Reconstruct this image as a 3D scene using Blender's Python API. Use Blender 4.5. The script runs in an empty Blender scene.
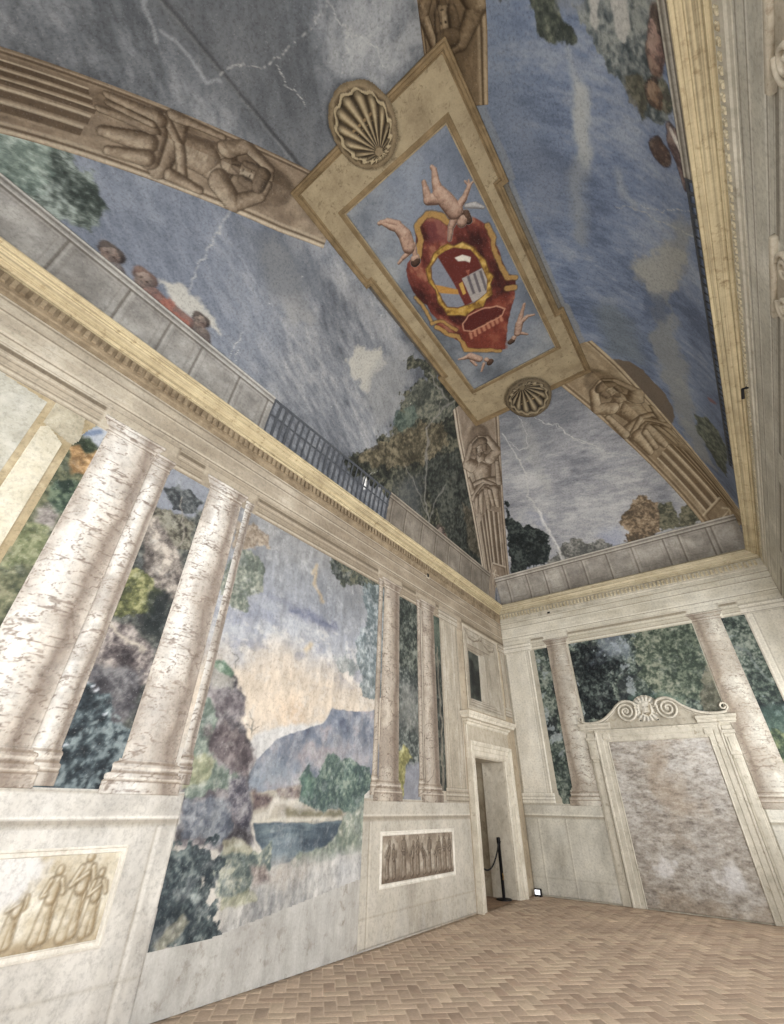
# A frescoed hall: flat painted walls, a coved (cloister) vault with a flat centre panel, brick floor.
# All frescoes are pigment on real surfaces of the room, laid out in metres on those surfaces.
import bpy, math
import numpy as np
from mathutils import Vector, Matrix

# ------------------------------------------------------------------ room (metres)
F_PX, YAW, PIT, ROL = 430.146, math.radians(-37.372), math.radians(34.139), math.radians(-1.171)
XL, XR, YB, YF = -4.641, 1.398, 11.164, -2.67          # wall planes
X0, X1, Y0, Y1 = -2.99, -0.253, 1.2, 7.294             # flat part of the vault
ZS, ZC, K = 6.10, 9.369, .62                           # springing, top of the vault, roundness of the cove
CAM = np.array([0, 0, 1.5])

def cam_axes():
    cy, sy = math.cos(YAW), math.sin(YAW); cp, sp = math.cos(PIT), math.sin(PIT)
    fwd = np.array([sy*cp, cy*cp, sp]); right = np.array([cy, -sy, 0]); down = np.cross(fwd, right)
    c, s = math.cos(ROL), math.sin(ROL)
    return np.array([c*right+s*down, -s*right+c*down, fwd])
AX = cam_axes()
def ray(x, y): return AX.T @ np.array([(x-392)/F_PX, (y-512)/F_PX, 1])

def zf(s):
    s = np.asarray(s, float)
    return (ZC+(ZS-ZC)*s)*(1-K)+K*(ZS+(ZC-ZS)*np.sqrt(np.clip(1-s*s, 0, 1)))
COVE = {'cL': (X0, XL, 0), 'cR': (X1, XR, 0), 'cB': (Y1, YB, 1), 'cF': (Y0, YF, 1)}
TAB = {}
for _k, (_e, _a, _i) in COVE.items():
    _s = np.linspace(1, 0, 4001); _x = _e+(_a-_e)*_s; _z = zf(_s)
    _v = np.concatenate([[0], np.cumsum(np.hypot(np.diff(_x), np.diff(_z)))])
    TAB[_k] = (_v, _s)
def v2s(S, v): return np.interp(v, TAB[S][0], TAB[S][1])
def s2v(S, s): return np.interp(s, TAB[S][1][::-1], TAB[S][0][::-1])
def vmax(S): return TAB[S][0][-1]

def vault_z(x, y):
    s = np.maximum.reduce([(X0-x)/(X0-XL), (x-X1)/(XR-X1), (y-Y1)/(YB-Y1), (Y0-y)/(Y0-YF), np.zeros_like(x)])
    return zf(np.clip(s, 0, 1))

def at(S, x, y):
    """the point of surface S (in the surface's own metres) seen at this place of the photograph"""
    d = ray(x, y)
    if S in 'LR' and len(S) == 1:
        t = (XL if S == 'L' else XR)/d[0]; P = CAM+t*d; return (P[1], P[2])
    if S == 'B': t = YB/d[1]; P = CAM+t*d; return (P[0], P[2])
    if S == 'C': t = (ZC-1.5)/d[2]; P = CAM+t*d; return (P[0], P[1])
    if S == 'G': t = -1.5/d[2]; P = CAM+t*d; return (P[0], P[1])
    if S == 'T':
        t = np.linspace(4/d[2], 8.2/d[2], 3000); x_ = d[0]*t; y_ = d[1]*t; z_ = 1.5+d[2]*t
        i = int(np.argmax(z_ >= vault_z(x_, y_))); return (x_[i], y_[i])
    e, a, i = COVE[S]
    s = np.linspace(-.05, 1.05, 2201); t = (e+(a-e)*s)/d[i]
    z = 1.5+t*d[2]; er = np.where(t > 0, abs(z-zf(np.clip(s, 0, 1))), 99)
    j = int(np.argmin(er)); P = CAM+t[j]*d
    return (P[1-i], float(s2v(S, np.clip(s[j], 0, 1))))
def ats(S, pts, o=(0, 0), k=1.0): return [at(S, o[0]+x/k, o[1]+y/k) for x, y in pts]

def P3(S, u, v, d):
    u, v, d = np.broadcast_arrays(np.asarray(u, float), np.asarray(v, float), np.asarray(d, float))
    if S == 'L': return np.stack([XL+d, u, v], -1)
    if S == 'R': return np.stack([XR-d, u, v], -1)
    if S == 'B': return np.stack([u, YB-d, v], -1)
    if S == 'F': return np.stack([u, YF+d, v], -1)
    if S == 'C': return np.stack([u, v, ZC-d], -1)
    if S == 'G': return np.stack([u, v, d], -1)
    if S == 'T': return np.stack([u, v, vault_z(u, v)-d], -1)
    e, a, i = COVE[S]
    s = v2s(S, v); x = e+(a-e)*s; z = zf(s); s2 = np.clip(s-.004, 0, 1); s3 = np.clip(s+.004, 0, 1)
    tx = (a-e)*(s2-s3); tz = zf(s2)-zf(s3); L = np.hypot(tx, tz)+1e-9; sg = np.sign(e-a)
    nx = tz/L*sg; nz = -abs(tx)/L
    x = x+nx*d; z = z+nz*d
    return np.stack([x, u, z], -1) if i == 0 else np.stack([u, x, z], -1)
FLIP = {'L': 0, 'R': 1, 'B': 0, 'F': 1, 'C': 1, 'G': 0, 'T': 1, 'cL': 0, 'cR': 1, 'cB': 1, 'cF': 0}

# ------------------------------------------------------------------ noise and brushes
def _h(i, j, seed):
    n = (i.astype(np.int64)*374761393+j.astype(np.int64)*668265263+seed*974634777) & 0x7fffffff
    n = ((n ^ (n >> 13))*1274126177) & 0x7fffffff
    n = n ^ (n >> 16)
    return (n & 0xffff)/65535.0
def vn(x, y, seed=0):
    i = np.floor(x); j = np.floor(y); fx = x-i; fy = y-j; fx = fx*fx*(3-2*fx); fy = fy*fy*(3-2*fy)
    a = _h(i, j, seed); b = _h(i+1, j, seed); c = _h(i, j+1, seed); d = _h(i+1, j+1, seed)
    return (a*(1-fx)+b*fx)*(1-fy)+(c*(1-fx)+d*fx)*fy
def fbm(u, v, sc=1., o=4, seed=0, ax=1., g=.5):
    r = 0; a = 1; t = 0; c, s = .8, .6
    x, y = u*sc*ax, v*sc
    for k in range(o):
        r = r+a*vn(x, y, seed+k*17); t += a; a *= g
        x, y = (c*x-s*y)*2.03+11.3, (s*x+c*y)*2.03+5.7
    return r/t
def ridge(u, v, sc, o=3, seed=0, ax=1.): return 1-abs(2*fbm(u, v, sc, o, seed, ax)-1)*2
def sst(e0, e1, x):
    t = np.clip((x-e0)/(e1-e0), 0, 1); return t*t*(3-2*t)
def psd(u, v, poly):
    p = np.asarray(poly, float); d = np.full(u.shape, 1e9); ins = np.zeros(u.shape, bool)
    for k in range(len(p)):
        a = p[k-1]; b = p[k]; e = b-a; w0 = u-a[0]; w1 = v-a[1]
        t = np.clip((w0*e[0]+w1*e[1])/(e@e+1e-12), 0, 1)
        d = np.minimum(d, (w0-e[0]*t)**2+(w1-e[1]*t)**2)
        c = ((a[1] > v) != (b[1] > v)); ins ^= c & (u < (b[0]-a[0])*(v-a[1])/((b[1]-a[1]) if b[1] != a[1] else 1e-9)+a[0])
    d = np.sqrt(d); return np.where(ins, -d, d)
def pld(u, v, pts):
    d = np.full(u.shape, 1e9); p = np.asarray(pts, float)
    for a, b in zip(p[:-1], p[1:]):
        e = b-a; w0 = u-a[0]; w1 = v-a[1]; t = np.clip((w0*e[0]+w1*e[1])/(e@e+1e-12), 0, 1)
        d = np.minimum(d, (w0-e[0]*t)**2+(w1-e[1]*t)**2)
    return np.sqrt(d)
def C(*c): return np.array(c, float)/255
def ramp(t, *st):
    """st: (pos, colour) stops"""
    ps = [s[0] for s in st]; cs = np.array([s[1] for s in st], float)
    return np.stack([np.interp(t, ps, cs[:, k]) for k in range(3)], -1)

class Canvas:
    """paint on a stretch of surface S: colours and a layer number at every grid point"""
    def __init__(s, S, u0, u1, v0, v1, res, vres=None):
        s.S = S; nu = max(2, int(round((u1-u0)/res))+1); nv = max(2, int(round((v1-v0)/(vres or res)))+1)
        s.u, s.v = np.meshgrid(np.linspace(u0, u1, nu), np.linspace(v0, v1, nv), indexing='ij')
        s.c = np.ones(s.u.shape+(3,))*.5; s.l = np.zeros(s.u.shape, int); s.d = np.zeros(s.u.shape); s.keep = None; s.sat = .74
    def lay(s, col, m, layer=None, th=.5):
        m = np.asarray(m)
        s.c = s.c*(1-m[..., None])+col*m[..., None]
        if layer is not None: s.l[m > th] = layer
    def wob(s, amp, sc, seed): return (fbm(s.u, s.v, sc, 4, seed)-.5)*2*amp
    def poly(s, pts, col, soft=.02, rough=.0, sc=6, layer=None, seed=1, op=1., grow=0):
        sd = psd(s.u, s.v, pts)+(s.wob(rough, sc, seed)+s.wob(rough*.5, sc*4, seed+5) if rough else 0)-grow
        s.lay(col, op*(1-sst(-soft, soft, sd)), layer)
    def line(s, pts, col, w=.01, soft=.008, rough=0., sc=8, op=1., seed=3, layer=None):
        u, v = s.u, s.v
        if rough: u = u+(fbm(s.u, s.v, sc, 3, seed)-.5)*rough*2; v = v+(fbm(s.u, s.v, sc, 3, seed+50)-.5)*rough*2
        s.lay(col, op*(1-sst(w-soft, w+soft, pld(u, v, pts))), layer)
    def leaves(s, pts, dark, mid, light, rough=.12, sc=7, leaf=28, layer=None, seed=5, op=1., hl=.55):
        """a mass of foliage: ragged outline, clumps and dabs of lighter leaves"""
        sd = psd(s.u, s.v, pts)+s.wob(rough*1.1, sc, seed)+s.wob(rough*1.1, leaf*.55, seed+9)
        m = 1-sst(-.02, .02, sd)
        g = fbm(s.u, s.v, sc*.55, 3, seed+21); f = fbm(s.u, s.v, leaf, 3, seed+33, g=.6)
        q = fbm(s.u, s.v, 9, 4, seed+40, g=.7)
        col = ramp(np.clip((g-.5)*1.2+(f-.5)*1.6+(q-.5)*1.3+.45, 0, 1), (0, dark), (.5, mid), (1, light))
        lf = sst(hl, hl+.12, f)*sst(.42, .6, g); col = col*(1-.55*lf[..., None])+light*.55*lf[..., None]
        s.lay(col, m*op, layer)
    def rock(s, pts, dark, mid, light, rough=.05, sc=3., layer=None, seed=8, op=1.):
        sd = psd(s.u, s.v, pts)+s.wob(rough, sc*2, seed)
        sd = sd+s.wob(rough*.8, 18, seed+2); r = ridge(s.u, s.v, sc*1.6, 4, seed+3); f = fbm(s.u, s.v, sc*1.3, 6, seed+7, g=.72)
        col = ramp(np.clip(.5+(f-.5)*2.6+(r-.3)*.4, 0, 1), (0, dark), (.5, mid), (1, light))
        s.lay(col, (1-sst(-.035, .035, sd))*op, layer)
    def tone(s, a, amp=.08):
        s.c = np.clip(s.c*(1+(a[..., None]-.5)*2*amp), 0, 1)
    def figure(s, caps, cols, layer=None, depth=1., k=.5, lum=(-.55, .65), op=1., soft=.008, bulge=0., outline=0.):
        """a modelled figure: smooth union of tapered limbs, shaded like a painted relief. caps: (x0,y0,r0,x1,y1,r1[,colour index])"""
        def height(u, v):
            H = np.zeros(u.shape); D = np.full(u.shape, 9.); I = np.zeros(u.shape, int)
            for cp in caps:
                ax, ay, ra, bx, by, rb = cp[:6]; ex, ey = bx-ax, by-ay
                t = np.clip(((u-ax)*ex+(v-ay)*ey)/(ex*ex+ey*ey+1e-9), 0, 1)
                r = ra+(rb-ra)*t; q = np.hypot(u-ax-ex*t, v-ay-ey*t)
                h = np.sqrt(np.clip(r*r-q*q, 0, None)); n = h > H
                I = np.where(n, cp[6] if len(cp) > 6 else 0, I)
                H = np.maximum(H, h); D = np.minimum(D, q-r)
            return H, D, I
        H, D, I = height(s.u, s.v)
        e = .006; Hu, _, _ = height(s.u+e, s.v); Hv, _, _ = height(s.u, s.v+e)
        gu = (Hu-H)/e; gv = (Hv-H)/e; n = np.sqrt(1+gu**2*depth+gv**2*depth)
        sh = (.55+(-gu*lum[0]-gv*lum[1])*.6)/n
        col = np.zeros(s.c.shape)
        for q, (a, b, c_) in enumerate(cols):
            m = (I == q)[..., None]; col = np.where(m, ramp(np.clip(sh+(fbm(s.u, s.v, 22, 3, 4, g=.7)-.5)*.45, 0, 1), (0, a), (.5, b), (1, c_)), col)
        s.lay(col, (1-sst(-soft, soft, D))*op, layer)
        if outline: s.lay(cols[0][0]*.75, outline*(1-sst(.002, .013, abs(D-.004))))
        if bulge: s.d = np.maximum(s.d, H*bulge)
        return D
    def build(s, names, root_name=None, d=.004, mat=None, parent=None, mask=None):
        """one mesh per layer; layer 0 is the ground. names: {layer: (name, parent or None)}"""
        U = np.pad(s.u, 1, mode='edge'); V = np.pad(s.v, 1, mode='edge'); lum_ = (s.c@np.array([.3, .59, .11]))[..., None]; Cc = np.pad(np.clip((lum_+(s.c-lum_)*s.sat-.5)*1.1+.5, 0, 1), ((1, 1), (1, 1), (0, 0)), mode='edge')
        Dd = np.pad(s.d+d, 1, mode='edge'); Dd[0] = Dd[-1] = -.002; Dd[:, 0] = -.002; Dd[:, -1] = -.002
        Lc = np.pad(s.l, 1, mode='edge')
        X = P3(s.S, U, V, Dd) if not getattr(s, 'mapf', None) else s.mapf(U, V, Dd)
        nu, nv = U.shape; idx = np.arange(nu*nv).reshape(nu, nv)
        q = np.stack([idx[:-1, :-1], idx[1:, :-1], idx[1:, 1:], idx[:-1, 1:]], -1)
        lab = Lc[:-1, :-1].copy()
        if s.keep is not None:
            kp = np.pad(s.keep, 1, mode='edge'); kc = kp[:-1, :-1] | kp[1:, 1:] | kp[:-1, 1:] | kp[1:, :-1]; lab[~kc] = -1
        if FLIP.get(s.S, 0) ^ getattr(s, 'flip', 0): q = q[..., ::-1]
        out = {}
        for ly, nm in names.items():
            f = q[lab == ly].reshape(-1, 4)
            if len(f) == 0: continue
            use, inv = np.unique(f, return_inverse=True)
            out[ly] = mesh_np(nm, X.reshape(-1, 3)[use], inv.reshape(-1, 4), Cc.reshape(-1, 3)[use], mat or M_FRESCO, smooth=True)
        return out

# ------------------------------------------------------------------ objects
COL = bpy.context.scene.collection
def lin(c): c = np.clip(np.asarray(c, float), 0, 1); return np.where(c <= .04045, c/12.92, ((c+.055)/1.055)**2.4)
def mesh_np(name, V, F, col=None, mat=None, smooth=False):
    me = bpy.data.meshes.new(name); V = np.ascontiguousarray(V, np.float32); F = np.ascontiguousarray(F, np.int32)
    me.vertices.add(len(V)); me.vertices.foreach_set('co', V.ravel())
    n = F.shape[1]; me.loops.add(F.size); me.loops.foreach_set('vertex_index', F.ravel())
    me.polygons.add(len(F)); me.polygons.foreach_set('loop_start', np.arange(0, F.size, n, dtype=np.int32))
    me.polygons.foreach_set('loop_total', np.full(len(F), n, np.int32))
    if smooth: me.polygons.foreach_set('use_smooth', np.ones(len(F), bool))
    me.update(calc_edges=True)
    if col is not None:
        a = me.color_attributes.new('paint', 'FLOAT_COLOR', 'POINT')
        a.data.foreach_set('color', np.concatenate([lin(col), np.ones((len(V), 1))], 1).astype(np.float32).ravel())
    if mat: me.materials.append(mat)
    o = bpy.data.objects.new(name, me); COL.objects.link(o); return o
class MB:
    """collects quads, boxes, sweeps and tubes into one mesh"""
    def __init__(s): s.v = []; s.f = []
    def add(s, V, F):
        b = len(s.v); s.v += [tuple(map(float, p)) for p in V]; s.f += [tuple(b+i for i in f) for f in F]
    def box(s, x0, x1, y0, y1, z0, z1):
        V = [(x, y, z) for x in (x0, x1) for y in (y0, y1) for z in (z0, z1)]
        s.add(V, [(0, 1, 3, 2), (4, 6, 7, 5), (0, 4, 5, 1), (2, 3, 7, 6), (0, 2, 6, 4), (1, 5, 7, 3)])
    def slab(s, S, u0, u1, v0, v1, d0, d1, b=0):
        """a block standing on surface S between heights d0 and d1, with its front edges chamfered by b"""
        V = [P3(S, u, v, d0) for u, v in ((u0, v0), (u1, v0), (u1, v1), (u0, v1))]
        V += [P3(S, u, v, d1-b) for u, v in ((u0, v0), (u1, v0), (u1, v1), (u0, v1))]
        V += [P3(S, u, v, d1) for u, v in ((u0+b, v0+b), (u1-b, v0+b), (u1-b, v1-b), (u0+b, v1-b))]
        F = [(3, 2, 1, 0), (8, 9, 10, 11)]
        for k in (0, 4): F += [(k+i, k+(i+1) % 4, k+4+(i+1) % 4, k+4+i) for i in range(4)]
        if FLIP[S]: F = [f[::-1] for f in F]
        s.add(V, F)
    def grid(s, rows, close_u=False, close_v=False):
        n = len(rows); m = len(rows[0]); V = [p for r in rows for p in r]; F = []
        for i in range(n if close_u else n-1):
            for j in range(m if close_v else m-1):
                F.append((i*m+j, ((i+1) % n)*m+j, ((i+1) % n)*m+(j+1) % m, i*m+(j+1) % m))
        s.add(V, F)
    def sweep(s, S, path, prof, closed=True, mapf=None):
        """a moulding run along a path on surface S; prof = (offset to the left of the path, height)"""
        p = [np.array(q, float) for q in path]; n = len(p); rows = []
        for i in range(n):
            a = p[i]-p[i-1] if (closed or i > 0) else p[1]-p[0]
            b = p[(i+1) % n]-p[i] if (closed or i < n-1) else p[-1]-p[-2]
            a = a/np.hypot(*a); b = b/np.hypot(*b); na = np.array([-a[1], a[0]]); nb = np.array([-b[1], b[0]])
            m = na+nb; m = m/max(.3, (m@na))
            rows.append([P3(S, *(p[i]+m*o), d) for o, d in prof])
        s.grid(rows, close_u=closed)
        if not closed:
            k = len(prof); s.add(rows[0], [tuple(range(k))]); s.add(rows[-1], [tuple(range(k))[::-1]])
    def tube(s, pts, r, n=8, caps=True):
        rs = r if hasattr(r, '__len__') else [r]*len(pts); P = [np.array(q, float) for q in pts]; rows = []; up = None
        for i, q in enumerate(P):
            t = (P[min(i+1, len(P)-1)]-P[max(i-1, 0)]); t = t/np.linalg.norm(t)
            if up is None: up = np.array([0, 0, 1.]) if abs(t[2]) < .9 else np.array([1., 0, 0])
            a = np.cross(t, up); a /= np.linalg.norm(a); b = np.cross(a, t); up = b
            rows.append([q+rs[i]*(math.cos(2*math.pi*k/n)*a+math.sin(2*math.pi*k/n)*b) for k in range(n)])
        s.grid(rows, close_v=True)
        if caps: s.add(rows[0], [tuple(range(n))]); s.add(rows[-1], [tuple(range(n))[::-1]])
    def lathe(s, x, y, prof, n=20):
        rows = [[(x+r*math.cos(2*math.pi*k/n), y+r*math.sin(2*math.pi*k/n), z) for k in range(n)] for r, z in prof]
        s.grid(rows, close_v=True); s.add(rows[0], [tuple(range(n))]); s.add(rows[-1], [tuple(range(n))[::-1]])
    def build(s, name, mat, parent=None, smooth=False):
        me = bpy.data.meshes.new(name); me.from_pydata(s.v, [], s.f); me.update()
        import bmesh
        bm = bmesh.new(); bm.from_mesh(me); bmesh.ops.recalc_face_normals(bm, faces=bm.faces); bm.to_mesh(me); bm.free()
        me.materials.append(mat)
        if smooth:
            for p in me.polygons: p.use_smooth = True
        o = bpy.data.objects.new(name, me); COL.objects.link(o)
        if parent: put(o, parent)
        return o
def put(o, parent):
    o.parent = parent; o.matrix_parent_inverse = Matrix.Translation(-Vector(parent.location))
    return o
def empty(name, loc):
    o = bpy.data.objects.new(name, None); COL.objects.link(o); o.location = [float(c) for c in loc]; o.empty_display_size = .1; return o
def tag(o, label=None, cat=None, group=None, kind=None):
    if label: o['label'] = label
    if cat: o['category'] = cat
    if group: o['group'] = group
    if kind: o['kind'] = kind
    return o

# ------------------------------------------------------------------ materials
def newmat(name):
    m = bpy.data.materials.new(name); m.use_nodes = True; nt = m.node_tree; nt.nodes.clear()
    out = nt.nodes.new('ShaderNodeOutputMaterial'); b = nt.nodes.new('ShaderNodeBsdfPrincipled'); nt.links.new(b.outputs[0], out.inputs[0])
    b.inputs['Specular IOR Level'].default_value = .25
    return m, nt, b
def noise(nt, vec, scale, detail=6, rough=.6, dist=0.):
    n = nt.nodes.new('ShaderNodeTexNoise'); n.inputs['Scale'].default_value = scale; n.inputs['Detail'].default_value = detail
    n.inputs['Roughness'].default_value = rough; n.inputs['Distortion'].default_value = dist
    if vec is not None: nt.links.new(vec, n.inputs['Vector'])
    return n.outputs['Fac']
def cramp(nt, fac, stops):
    r = nt.nodes.new('ShaderNodeValToRGB'); nt.links.new(fac, r.inputs[0]); e = r.color_ramp.elements
    while len(e) < len(stops): e.new(.5)
    for k, (p, c) in enumerate(stops):
        e[k].position = p; c = lin(np.array(c[:3])/255.) if max(c) > 1.5 else np.array(c[:3]); e[k].color = (*[float(q) for q in c], 1)
    return r.outputs[0]
def mixc(nt, fac, a, b, mode='MIX'):
    m = nt.nodes.new('ShaderNodeMix'); m.data_type = 'RGBA'; m.blend_type = mode
    for sock, val in ((m.inputs[0], fac), (m.inputs[6], a), (m.inputs[7], b)):
        if hasattr(val, 'is_output'): nt.links.new(val, sock)
        elif isinstance(val, (int, float)): sock.default_value = val
        else: sock.default_value = (*[float(q) for q in lin(np.array(val)/255.)], 1)
    return m.outputs[2]
def geo_pos(nt, sc=(1, 1, 1)):
    g = nt.nodes.new('ShaderNodeNewGeometry'); m = nt.nodes.new('ShaderNodeMapping'); m.inputs['Scale'].default_value = sc
    nt.links.new(g.outputs['Position'], m.inputs[0]); return m.outputs[0]
def bump(nt, b, h, dist=.01, st=.4):
    n = nt.nodes.new('ShaderNodeBump'); n.inputs['Distance'].default_value = dist; n.inputs['Strength'].default_value = st
    nt.links.new(h, n.inputs['Height']); nt.links.new(n.outputs[0], b.inputs['Normal'])

def mat_fresco(name, rough=.7, amp=.16):
    m, nt, b = newmat(name); a = nt.nodes.new('ShaderNodeAttribute'); a.attribute_name = 'paint'
    p = geo_pos(nt); f = noise(nt, p, 26, 8, .72); g = noise(nt, p, 3.1, 5, .6)
    k = cramp(nt, f, [(.28, (1-amp*2.2,)*3), (.52, (1, 1, 1)), (.75, (1.06, 1.06, 1.05))]); c = mixc(nt, 1., a.outputs['Color'], k, 'MULTIPLY')
    k2 = cramp(nt, g, [(.3, (.86, .87, .89)), (.7, (1, 1, 1))]); c = mixc(nt, 1., c, k2, 'MULTIPLY')
    li = cramp(nt, noise(nt, p, 60, 3, .5), [(.62, (0, 0, 0)), (.78, (1, 1, 1))])
    c = mixc(nt, .10, c, li, 'ADD')
    nt.links.new(c, b.inputs['Base Color']); b.inputs['Roughness'].default_value = rough
    bump(nt, b, f, .006, .5); return m
def mat_stone(name, c1, c2, c3=None, sc=2.2, rough=.8, streak=None, bstr=.4, sk=.84):
    m, nt, b = newmat(name); p = geo_pos(nt); f = noise(nt, p, sc, 8, .66, .3)
    c = cramp(nt, f, [(.3, c1), (.62, c2)])
    if c3: c = mixc(nt, cramp(nt, noise(nt, p, sc*4.3, 6, .7), [(.55, (0, 0, 0)), (.72, (1, 1, 1))]), c, c3)
    if streak:
        q = geo_pos(nt, streak); c = mixc(nt, 1., c, cramp(nt, noise(nt, q, 9, 6, .7), [(.36, (sk, sk, sk*.985)), (.56, (1, 1, 1))]), 'MULTIPLY')
    h = noise(nt, p, 45, 6, .7); c = mixc(nt, 1., c, cramp(nt, h, [(.3, (.87, .86, .85)), (.6, (1, 1, 1))]), 'MULTIPLY')
    nt.links.new(c, b.inputs['Base Color']); b.inputs['Roughness'].default_value = rough; bump(nt, b, h, .008, bstr); return m
def mat_plain(name, c, rough=.5, metal=0., emit=0.):
    m, nt, b = newmat(name); cc = [float(q) for q in lin(np.array(c)/255.)]
    n = noise(nt, geo_pos(nt), 30, 3); col = mixc(nt, n, tuple(np.array(c)*.9), tuple(np.minimum(255, np.array(c)*1.08)))
    nt.links.new(col, b.inputs['Base Color']); b.inputs['Roughness'].default_value = rough; b.inputs['Metallic'].default_value = metal
    if emit: b.inputs['Emission Color'].default_value = (*cc, 1); b.inputs['Emission Strength'].default_value = emit
    return m
M_FRESCO = mat_fresco('fresco_plaster'); M_VAULT = mat_fresco('vault_fresco', .55, .2)
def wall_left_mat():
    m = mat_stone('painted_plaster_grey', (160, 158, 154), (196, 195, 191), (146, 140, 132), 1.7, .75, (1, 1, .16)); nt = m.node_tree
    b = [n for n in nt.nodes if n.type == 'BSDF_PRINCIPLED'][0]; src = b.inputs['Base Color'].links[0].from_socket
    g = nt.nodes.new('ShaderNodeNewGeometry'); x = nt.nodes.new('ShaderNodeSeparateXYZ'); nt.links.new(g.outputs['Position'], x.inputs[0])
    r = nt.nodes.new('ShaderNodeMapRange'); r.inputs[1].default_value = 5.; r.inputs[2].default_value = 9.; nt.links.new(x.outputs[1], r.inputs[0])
    c = mixc(nt, r.outputs[0], (255, 255, 255), (238, 222, 198)); nt.links.new(mixc(nt, 1., src, c, 'MULTIPLY'), b.inputs['Base Color']); return m  # browner and darker towards the door, the weaker light put into the colour
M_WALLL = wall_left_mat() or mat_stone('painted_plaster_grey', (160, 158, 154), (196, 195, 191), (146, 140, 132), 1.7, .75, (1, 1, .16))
M_WALLB = mat_stone('painted_plaster_pale', (176, 171, 158), (204, 199, 185), (156, 149, 134), 1.5, .8, (1, 1, .2))
M_DADO = mat_stone('dado_plaster', (205, 200, 190), (232, 228, 219), (186, 178, 165), 2.6, .75, (1, 1, .3))
M_CORN = mat_stone('cornice_stucco', (176, 161, 131), (206, 192, 158), (146, 128, 98), 2.4, .75, (5, .03, 7), .4, .5); M_CORNB = mat_stone('end_cornice_stucco', (186, 174, 146), (210, 200, 174), (158, 142, 114), 2.4, .75, (.03, 5, 7), .4, .5)
M_DENT = mat_stone('dentil_stucco', (108, 94, 76), (150, 135, 112), None, 6, .8)
M_FRAME = mat_stone('ochre_stucco', (134, 120, 96), (164, 150, 122), (110, 96, 74), 2.8, .75)
M_FRAMED = mat_stone('umber_stucco', (104, 88, 64), (140, 120, 90), None, 3.5, .75)
M_MARB = mat_stone('white_marble', (196, 188, 172), (222, 216, 202), (176, 166, 148), 3, .45, (1, 1, .3), .15)
M_PORT = mat_stone('portal_stone', (168, 158, 141), (194, 186, 170), (148, 136, 118), 3, .7, (1, 1, .4))
M_PPORT = mat_stone('portal_plaster', (186, 181, 168), (212, 207, 194), (160, 152, 135), 3, .75, (1, 1, .3))
M_PPORTD = mat_stone('portal_plaster_shaded', (160, 154, 140), (184, 178, 164), (140, 130, 114), 3, .75, (1, 1, .3))  # darker copy of the portal plaster; shade of the gaps put into the colour
M_BLACK = mat_plain('black_steel', (22, 22, 24), .45, .3); M_RUBB = mat_plain('black_plastic', (28, 28, 30), .6)
M_SCREEN = mat_plain('lit_white_diffuser', (238, 240, 245), .4, 0, 1.2)
M_BRASS = mat_plain('brass', (150, 125, 80), .4, .8)

# ------------------------------------------------------------------ floor, walls, cornices
def make_floor():
    """brick herringbone: every brick its own bevelled face set, one mesh"""
    rng = np.random.default_rng(5); Lb, Wb = .236, .118; g = .0035
    V = []; F = []; Cc = []; ca, sa = math.cos(math.radians(45)), math.sin(math.radians(45))
    x0, x1, y0, y1 = XL, XR, -.5, YB
    def brick(cx, cy, hx, hy):
        # herringbone laid diagonally to the room
        X = cx*ca-cy*sa; Y = cx*sa+cy*ca
        if not (x0-.2 < X < x1+.2 and y0-.2 < Y < y1+.2): return
        t = rng.normal(0, .0007, 4); b = len(V); bev = .008
        col = np.array([179, 161, 143])*(1+rng.normal(0, .035)); k = rng.random()
        if k < .2: col = np.array([190, 173, 153])*(1+rng.normal(0, .03))
        elif k < .32: col = np.array([168, 149, 132])*(1+rng.normal(0, .03))
        for q, (sx, sy) in enumerate(((-1, -1), (1, -1), (1, 1), (-1, 1))):
            for lvl, ins in ((-.004, 0), (0, bev)):
                px = cx+sx*(hx-g-ins); py = cy+sy*(hy-g-ins)
                V.append((min(max(px*ca-py*sa, x0), x1), min(max(px*sa+py*ca, y0), y1), lvl+(t[q] if lvl == 0 else 0))); Cc.append(col/255*(1.16 if lvl < 0 else 1))
        F.append((b+1, b+3, b+5, b+7))
        for q in range(4): r = (q+1) % 4; F.append((b+2*q, b+2*r, b+2*r+1, b+2*q+1))
    n = 95
    for i in range(-n, n):
        for j in range(-n, n):
            # an L of two bricks tiles the plane on the lattice (Wb,Wb),(2Wb,-2Wb)
            ox = i*Wb+j*2*Wb; oy = i*Wb-j*2*Wb
            if abs(ox) > 14 or abs(oy) > 14: continue
            brick(ox+Lb/2, oy+Wb/2, Lb/2, Wb/2)
            brick(ox+Wb/2, oy+Wb+Lb/2, Wb/2, Lb/2)
    m, nt, b = newmat('terracotta_brick'); a = nt.nodes.new('ShaderNodeAttribute'); a.attribute_name = 'paint'
    p = geo_pos(nt); f = noise(nt, p, 38, 7, .7, .4); gq = noise(nt, p, .9, 5, .6)
    c = mixc(nt, 1., a.outputs['Color'], cramp(nt, f, [(.28, (.80, .79, .77)), (.6, (1.04, 1.03, 1.02))]), 'MULTIPLY')
    c = mixc(nt, 1., c, cramp(nt, gq, [(.3, (.86, .84, .84)), (.7, (1.06, 1.05, 1.04))]), 'MULTIPLY')
    nt.links.new(c, b.inputs['Base Color']); b.inputs['Roughness'].default_value = .8; bump(nt, b, f, .004, .4)
    o = mesh_np('floor', np.array(V), np.array(F), np.array(Cc), m); tag(o, kind='structure')
    mb = MB(); mb.box(XL-.9, XR+.5, YF-.5, YB+.5, -.1, -.004)
    s = mb.build('mortar_bed', mat_stone('mortar', (176, 160, 142), (198, 182, 162), None, 20)); tag(s, kind='structure'); s.name = 'floor_bed'
    return o
make_floor()

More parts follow.
